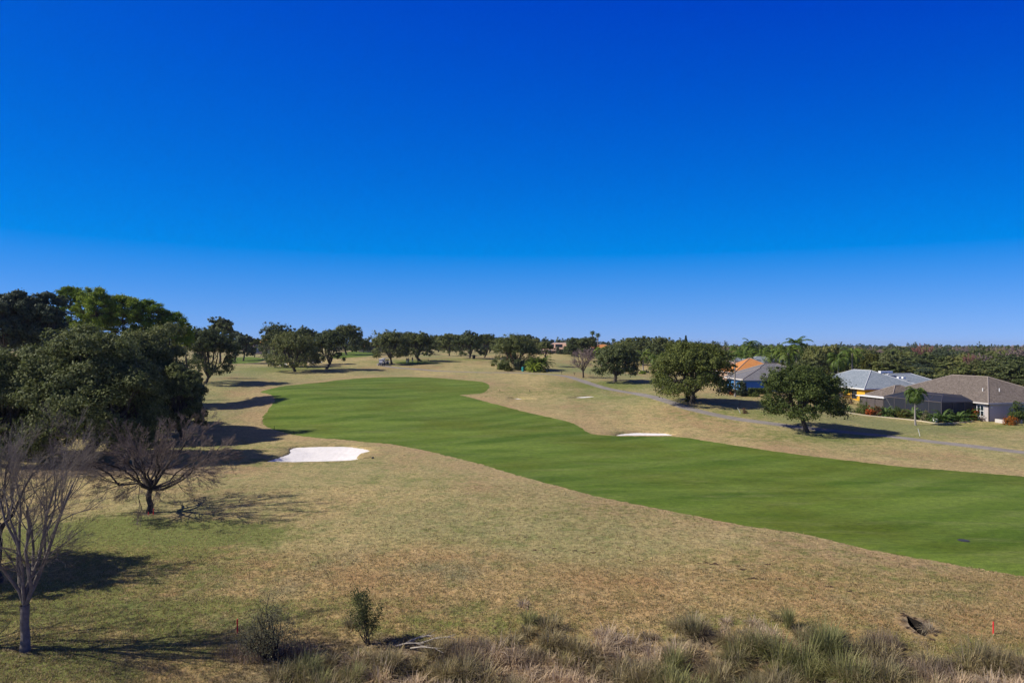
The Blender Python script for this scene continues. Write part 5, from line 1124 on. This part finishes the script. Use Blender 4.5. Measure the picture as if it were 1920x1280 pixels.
# ------------------------------------------------------------------ golf carts, golfers, small things
def golf_cart():
    t = thing('golf_cart', 'front golf cart with white roof standing on the path, left of the two', 'golf cart', (0, 0, 0))
    m = MB(); m.prism([(-1.15, .30), (1.15, .30), (1.15, .62), (.85, .86), (.62, .86), (.50, .38), (-.1, .38), (-.15, .66), (-1.15, .72)], 'y', -.58, .58); m.build('body', M['navy'], t, bevel=.03)
    m = MB(); m.box(-.62, -.14, -.54, .54, .67, .80); m.build('seat', M['seat'], t, bevel=.03); m = MB(); m.box(-.72, -.60, -.54, .54, .82, 1.2); m.build('seat_back', M['seat'], t, bevel=.03)
    m = MB(); m.box(-1.1, .8, -.64, .64, 1.80, 1.96); m.build('roof', M['white'], t, bevel=.04)
    for x0, x1 in ((.82, .62), (-.95, -.9)):
        for y in (-.55, .55): m = MB(); m.tube([(x0, y, .7), (x1, y, 1.83)], .022, 6); m.build('post', M['black'], t)
    m = MB(); m.add([(.80, -.52, .88), (.80, .52, .88), (.65, .52, 1.78), (.65, -.52, 1.78), (.785, -.52, .88), (.785, .52, .88), (.635, .52, 1.78), (.635, -.52, 1.78)], [(0, 1, 2, 3), (7, 6, 5, 4), (0, 4, 5, 1), (2, 6, 7, 3), (1, 5, 6, 2), (0, 3, 7, 4)]); m.build('windscreen', simple_mat('windscreen_sky_sheen', (.42, .43, .50), .1, 4, .15, spec=.6), t)  # pale opaque colour stands in for sky reflected in the screen
    for x in (.78, -.8):
        for y in (-.54, .54):
            m = MB(); m.tube([(x, y - .09, .22), (x, y + .09, .22)], .23, 16); w = m.build('wheel', M['rubber'], t); m = MB(); m.tube([(x, y - .1, .22), (x, y + .1, .22)], .11, 12); m.build('rim', M['metal'], w)
    m = MB(); m.tube([(.55, .25, .85), (.35, .25, 1.05)], .02, 6); m.tube([(.33 + .02 * math.cos(a), .25 + .16 * math.sin(a), 1.06 + .12 * math.cos(a)) for a in np.linspace(0, 6.28, 13)], .015, 5); m.build('steering_wheel', M['black'], t)
    for y in (-.25, .25): m = MB(); m.tube([(-1.0, y, .7), (-1.12, y, 1.55)], [.13, .15], 10); m.build('golf_bag', M['cloth_black'], t)
    for y in (-.4, .4): m = MB(); m.ball((1.14, y, .56), (.03, .07, .06), 8, 5); m.build('headlight', M['white'], t)
    return t
gc = golf_cart(); p = pix(715.5, 685.3); gc.location = p; gc.rotation_euler.z = R(-98)
p = pix(722, 683.5); copy_tree(gc, p, R(-118), 1.0, 'rear golf cart with white roof, right of the other cart')
gc['group'] = 'golf carts on the path'
for o in C.objects:
    if o.name.startswith('golf_cart'): o['group'] = 'golf carts on the path'

def skinned(name, J, E, rad, mat, parent, sub=1):
    me = bpy.data.meshes.new(name); me.from_pydata(J, E, []); o = bpy.data.objects.new(name + '_rig', me); C.objects.link(o)
    sk = o.modifiers.new('skin', 'SKIN'); 
    for i, r in enumerate(rad): o.data.skin_vertices[0].data[i].radius = (r, r) if np.isscalar(r) else r
    o.data.skin_vertices[0].data[0].use_root = True
    ss_ = o.modifiers.new('sub', 'SUBSURF'); ss_.levels = sub; ss_.render_levels = sub
    bpy.context.view_layer.update(); ev = o.evaluated_get(bpy.context.evaluated_depsgraph_get()); nm = bpy.data.meshes.new_from_object(ev)
    bpy.data.objects.remove(o); bpy.data.meshes.remove(me); nm.name = name
    nm.polygons.foreach_set('use_smooth', np.ones(len(nm.polygons), bool)); nm.materials.clear()
    return link(name, nm, M[mat], parent)
def person(label, loc, rz, shirt, trousers, bend=0., seed=0, stride=.12):
    t = thing('person', label, 'person', loc, rz, 'golfers by the leaning oak')
    cb, sb = math.cos(bend), math.sin(bend)
    def up(x, y, z): dz = z - .95; return (x, y + sb * dz, .95 + cb * dz)     # the upper body leans over the hips
    J = [(0, 0, .95), up(0, 0, 1.12), up(0, .01, 1.36), up(0, .01, 1.50), up(0, .02, 1.60), up(0, .02, 1.70), up(0, .015, 1.76)]; E = [(0, 1), (1, 2), (2, 3), (3, 4), (4, 5), (5, 6)]; Rd = [(.15, .11), (.14, .10), (.17, .11), .055, .085, .10, .06]
    for s in (-1, 1):
        b = len(J); J += [(s * .10, 0, .88), (s * .11, stride * s + .02, .48), (s * .11, stride * s - .03, .09), (s * .12, stride * s + .12, .04)]; Rd += [.09, .062, .042, .035]; E += [(0, b), (b, b + 1), (b + 1, b + 2), (b + 2, b + 3)]
        b = len(J); el = up(s * .25, .02, 1.14); ha = (el[0] - s * .06, el[1] + .16, el[2] - .20); J += [up(s * .19, 0, 1.42), el, ha]; Rd += [.06, .042, .03]; E += [(2, b), (b, b + 1), (b + 1, b + 2)]
        pm = len(J); J += [(ha[0] - s * .01, ha[1] + .06, ha[2] - .05)]; Rd += [.026]; E += [(b + 2, pm)]
        for q in range(4): f = len(J); J += [(ha[0] + (q - 1.5) * .02, ha[1] + .10 + .01 * (1 - abs(q - 1.5)), ha[2] - .085), (ha[0] + (q - 1.5) * .02, ha[1] + .10, ha[2] - .13 - .008 * (q % 2))]; Rd += [.009, .008]; E += [(pm, f), (f, f + 1)]
        f = len(J); J += [(ha[0] - s * .045, ha[1] + .05, ha[2] - .04), (ha[0] - s * .055, ha[1] + .085, ha[2] - .06)]; Rd += [.010, .009]; E += [(b + 2, f), (f, f + 1)]
    body = skinned('body', J, E, Rd, 'skin', t)
    m = MB(); hx, hy, hz = up(0, .02, 1.70)
    m.ball((hx, hy + .105 , hz - .02), (.016, .022, .02), 6, 4); m.build('nose', M['skin'], t, True)
    m = MB(); m.ball((hx, hy - .02, hz + .045), (.105, .115, .085), 10, 6); m.build('hair', M['hair'], t, True)
    skinned('shirt', [up(0, 0, .96), up(0, 0, 1.14), up(0, .01, 1.38), up(0, .01, 1.46), up(-.20, 0, 1.42), up(-.245, .02, 1.20), up(.20, 0, 1.42), up(.245, .02, 1.20)], [(0, 1), (1, 2), (2, 3), (2, 4), (4, 5), (2, 6), (6, 7)], [(.165, .125), (.16, .115), (.185, .125), .08, .075, .062, .075, .062], shirt, t)
    skinned('trousers', [(0, 0, .97), (-.10, 0, .88), (-.11, -stride + .02, .48), (-.11, -stride - .03, .10), (.10, 0, .88), (.11, stride + .02, .48), (.11, stride - .03, .10)], [(0, 1), (1, 2), (2, 3), (0, 4), (4, 5), (5, 6)], [(.16, .12), .105, .08, .062, .105, .08, .062], trousers, t)
    for s in (-1, 1): m = MB(); m.ball((s * .12, stride * s + .06, .045), (.055, .14, .05), 8, 5); m.build('shoe', M['black'], t, True)
    return t
person('golfer in black top and white trousers standing on the mown grass', pix(763, 681.5), R(160), 'cloth_black', 'cloth_white')
person('golfer in grey clothes standing close beside the one in white trousers', pix(766, 681.6), R(200), 'cloth_grey', 'cloth_grey', .1)
person('golfer in dark top and pale trousers near the mulch bed', pix(773.5, 680), R(170), 'cloth_black', 'cloth_pale', .15)
person('golfer in grey bending over beside the mulch bed', pix(784, 680.5), R(90), 'cloth_grey', 'cloth_black', .9)

def stake(label, u, v, h, r, mat, group=None, name='stake', cat='stake', tilt=0., cap=None):
    m = MB(); m.tube([(0, 0, -.15), (tilt * h * .5, 0, h * .5), (tilt * h, 0, h)], [r, r, r * .92], 8); o = m.build(name, M[mat]); o.location = pix(u, v); return tag(o, label, cat, group)
RG = 'red hazard stakes'
stake('red stake beside the grey green shrub in the foreground', 446, 1186, .62, .034, 'red_paint', RG); stake('red stake with a short shadow at the lower right', 1861, 1187, .52, .026, 'red_paint', RG)
stake('taller red stake at the foot of the purple leafless tree', 288, 964, .42, .028, 'red_paint', RG, tilt=.05); stake('short red stake at the left foot of the purple leafless tree', 279, 964.5, .2, .025, 'red_paint', RG)
stake('leaning white stake on the grass between the path and the house bed', 1725, 817.5, .95, .035, 'white', 'white stakes near the cart path', tilt=-.3); stake('leaning white stake beside the brown twiggy bush', 1389, 774.5, .85, .04, 'white', 'white stakes near the cart path', tilt=-.6)
for i, (u, v) in enumerate([(491.5, 794), (514.5, 805), (551.5, 814.5)]): stake(['short dark post at the left end of the fairway edge, topmost of three', 'short dark post at the fairway edge, middle of three', 'short dark post at the fairway edge, lowest of three'][i], u, v, .5, .035, 'black', 'dark posts on the fairway edge', 'post', 'post')
for i, (u, v) in enumerate([(937, 734), (993, 734.5), (1037, 735.5)]): stake(['short dark post on the tan slope, left of three', 'short dark post on the tan slope, middle of three', 'short dark post on the tan slope, right of three'][i], u, v, .45, .04, 'black', 'dark posts on the tan slope', 'post', 'post')
stake('thin dark post beside the path left of the leafless saplings', 1052.5, 701, 1.0, .05, 'black', None, 'post', 'post')
stake('dark post in the shadow of the mossy oak', 1387, 764, 1.3, .05, 'bronze', None, 'post', 'post'); stake('dark post at the right end of the mulch bed', 803, 677.5, .8, .08, 'black', None, 'post', 'post')
m = MB(); m.tube([(0, 0, -.02), (0, 0, .018)], .32, 24); m.tube([(0, 0, .018), (0, 0, .03)], .27, 24); o = m.build('drain_cover', M['iron']); o.location = pix(1806, 1012.5); tag(o, 'round dark drain cover on the fairway at the right', 'cover')
m = MB(); m.tube([(-.55, -.1, .05), (.35, .1, .07)], .022, 6); m.box(.32, .42, -.25, .4, .02, .10); o = m.build('bunker_rake', M['black']); o.location = pix(692, 858.5); tag(o, 'dark rake lying on the grass beside the large bunker', 'rake')
t = thing('water_cooler', 'teal drinking water cooler standing by the palmetto clump', 'cooler', pix(980.5, 696)); m = MB(); m.tube([(0, 0, -.05), (0, 0, .95), (0, 0, 1.05)], [.34, .36, .30], 14); m.build('barrel', M['teal'], t); m = MB(); m.tube([(0, 0, 1.052), (0, 0, 1.16)], [.37, .33], 14); m.build('lid', M['teal'], t); m = MB(); m.tube([(0, -.35, .25), (0, -.46, .22)], .03, 6); m.build('tap', M['white'], t)
t = thing('rubbish_bin', 'dark rubbish bin between the close pair of oaks', 'bin', pix(888.5, 672.5)); m = MB(); m.tube([(0, 0, -.05), (0, 0, 1.2)], [.48, .55], 14); m.build('bin_body', M['black'], t); m = MB(); m.tube([(0, 0, 1.203), (0, 0, 1.35)], [.6, .35], 14); m.build('lid', M['black'], t)
# torn soil: the hole and the clods
def clod(w, d, hh, seed, mat):
    g = rng(seed); m = MB(); n, k = 11, 5; V = []
    for j in range(k + 1):
        for i in range(n):
            a = 2 * math.pi * i / n; f = j / k; r = (1 - f ** 1.6) * (1 + .35 * math.sin(3 * a + seed) + g.normal() * .12)
            V.append((math.cos(a) * w / 2 * r, math.sin(a) * d / 2 * r, f * hh * (1 + g.normal() * .1) - .02))
    m.add(V, [(j * n + i, j * n + (i + 1) % n, (j + 1) * n + (i + 1) % n, (j + 1) * n + i) for j in range(k) for i in range(n)]); return m.build('soil_clod', M[mat])
CL = [(955,1003,.35),(970,1008,.3),(985,1006,.4),(1003,1030,.5),(1010,1022,.3),(1040,1027,.45),(1060,1033,.35),(1078,1031,.5),(1095,1034,.4),(1112,1035,.6),(925,998,.3),(1310,1055,.4),(1325,1054,.55),(1340,1056,.8),(1385,1060,.45),(1392,1066,.7),(1438,1057,.6),(1450,1049,.35),(1480,1047,.3),(1412,1083,.8),(1555,1098,.6),(1592,1107,.5),(1180,1049,.35),(1200,1051,.4),(1275,1048,.4),(1640,1125,.35),(1655,1128,.3),(820,1010,.3),(870,1012,.3),(1430,1084,.4)]
for i, (u, v, w) in enumerate(CL):
    o = clod(w * .75, w * .5, .025 + .04 * w, 500 + i, 'brown_soil'); o.location = pix(u, v); tag(o, 'dark clump of torn soil on the tan rough', 'soil clump', 'dark clumps of torn soil on the rough')
o = link('dirt_hole', HOLE_ME, M['hole_shade_soil']); tag(o, 'dark torn hole in the ground at the lower right, loose soil round it', 'hole')
g = rng(520)
for i in range(9):
    a = g.uniform(0, 6.28); x_, y_ = _hc.x + math.cos(a) * .42 * g.uniform(.9, 1.3), _hc.y + math.sin(a) * 1.0 * g.uniform(.9, 1.25)
    o = clod(.22 * g.uniform(.6, 1.4), .2, .07, 540 + i, 'brown_soil'); o.location = (x_, y_, h1(x_, y_)); tag(o, 'small lump of loose soil on the rim of the torn hole', 'soil clump', 'lumps of soil round the torn hole')
make_clump('tuft of dry straw hanging at the right rim of the torn hole', 1740, 1180, .45, 160, 560, 'g_tan', 1.4, .2, name='straw_tuft', cat='grass tuft')
m = MB(); m.prism([(-.42, -.12), (-.1, -.2), (.38, -.14), (.45, .08), (.05, .2), (-.4, .12)], 'z', -.05, .07); o = m.build('flat_stone', M['offwhite'], bevel=.02); o.location = pix(1851, 1236); tag(o, 'pale flat stone lying in the grass near the lower right corner', 'stone')

# ------------------------------------------------------------------ light, sky, camera
def light_and_camera():
    sc = bpy.context.scene
    w = bpy.data.worlds.new('World'); sc.world = w; w.use_nodes = True; nt = w.node_tree; nt.nodes.clear()
    out = nt.nodes.new('ShaderNodeOutputWorld'); bg = nt.nodes.new('ShaderNodeBackground'); nt.links.new(bg.outputs[0], out.inputs[0])
    sky = nt.nodes.new('ShaderNodeTexSky'); sky.sky_type = 'NISHITA'; sky.sun_disc = False; sky.sun_elevation = R(SUN_EL); sky.sun_rotation = R(-90 - SUN_BEHIND)
    sky.altitude = 100; sky.air_density = 1.0; sky.dust_density = .3; sky.ozone_density = 3.0
    # deep polarised blue: subtract and rescale each channel of the sky
    sub = nt.nodes.new('ShaderNodeVectorMath'); sub.operation = 'SUBTRACT'; sub.inputs[1].default_value = SKY_OFF
    mul = nt.nodes.new('ShaderNodeVectorMath'); mul.operation = 'MULTIPLY'; mul.inputs[1].default_value = SKY_MUL
    mx = nt.nodes.new('ShaderNodeVectorMath'); mx.operation = 'MAXIMUM'; mx.inputs[1].default_value = (0, 0, 0)
    # look a little above the true direction, and turn the unseen upper sky dim grey to take blue fill out of shadows
    tc = nt.nodes.new('ShaderNodeTexCoord'); sx = nt.nodes.new('ShaderNodeSeparateXYZ'); nt.links.new(tc.outputs['Generated'], sx.inputs[0])
    zm = nt.nodes.new('ShaderNodeMath'); zm.operation = 'MULTIPLY_ADD'; nt.links.new(sx.outputs[2], zm.inputs[0]); zm.inputs[1].default_value = .94; zm.inputs[2].default_value = .06
    cx = nt.nodes.new('ShaderNodeCombineXYZ'); xm = nt.nodes.new('ShaderNodeMath'); xm.operation = 'MULTIPLY'; nt.links.new(sx.outputs[0], xm.inputs[0]); xm.inputs[1].default_value = .62
    nt.links.new(xm.outputs[0], cx.inputs[0]); nt.links.new(sx.outputs[1], cx.inputs[1]); nt.links.new(zm.outputs[0], cx.inputs[2])
    nz = nt.nodes.new('ShaderNodeVectorMath'); nz.operation = 'NORMALIZE'; nt.links.new(cx.outputs[0], nz.inputs[0]); nt.links.new(nz.outputs[0], sky.inputs[0])
    dk = nt.nodes.new('ShaderNodeMapRange'); dk.interpolation_type = 'SMOOTHSTEP'; nt.links.new(sx.outputs[2], dk.inputs[0])
    for i, x in enumerate((.47, .78, 0., 1.)): dk.inputs[i + 1].default_value = x
    dm = nt.nodes.new('ShaderNodeMix'); dm.data_type = 'RGBA'; nt.links.new(dk.outputs[0], dm.inputs[0]); nt.links.new(mx.outputs[0], dm.inputs[6]); dm.inputs[7].default_value = (.75, .75, .85, 1)
    nt.links.new(sky.outputs[0], sub.inputs[0]); nt.links.new(sub.outputs[0], mul.inputs[0]); nt.links.new(mul.outputs[0], mx.inputs[0]); nt.links.new(dm.outputs[2], bg.inputs[0])
    bg.inputs[1].default_value = .087
    L = bpy.data.lights.new('sun', 'SUN'); L.energy = 4.9; L.angle = R(.53); L.color = (1, .935, .80)
    o = bpy.data.objects.new('sun', L); C.objects.link(o)
    el, b = R(SUN_EL), R(SUN_BEHIND)
    to_sun = Vector((-math.cos(b) * math.cos(el), -math.sin(b) * math.cos(el), math.sin(el)))
    o.rotation_euler = to_sun.to_track_quat('Z', 'Y').to_euler(); o.location = (-60, -20, 60)
    cam = bpy.data.cameras.new('camera'); co = bpy.data.objects.new('camera', cam); C.objects.link(co)
    cam.lens = 24; cam.sensor_width = 36; cam.clip_start = .5; cam.clip_end = 12000
    co.location = (0, 0, CAMZ); co.rotation_euler = (R(90) + math.atan((HV - 640) / F), 0, 0); sc.camera = co
    vs = sc.view_settings; vs.view_transform = 'Standard'; vs.look = 'None'; vs.exposure = 0.2; vs.gamma = 1.0
    sc.cycles.max_bounces = 6; sc.cycles.transparent_max_bounces = 12; sc.cycles.diffuse_bounces = 3
SKY_OFF = (2.2, 1.14, -2.3); SKY_MUL = (1.25, 1.0, 1.04)
light_and_camera()

def haze(density):
    m = bpy.data.materials.new('haze'); m.use_nodes = True; nt = m.node_tree; nt.nodes.clear(); out = nt.nodes.new('ShaderNodeOutputMaterial'); v = nt.nodes.new('ShaderNodeVolumePrincipled')
    v.inputs['Color'].default_value = (.86, .91, 1, 1); v.inputs['Density'].default_value = density; v.inputs['Anisotropy'].default_value = .3; nt.links.new(v.outputs[0], out.inputs['Volume'])
    mb = MB(); mb.box(-3800, 3800, -120, 4300, GZ.min() - 1.0, 26.0); tag(mb.build('haze', m), 'thin blue haze over the far woods', 'haze', kind='stuff')
HAZE = 0.00007
if HAZE: haze(HAZE)
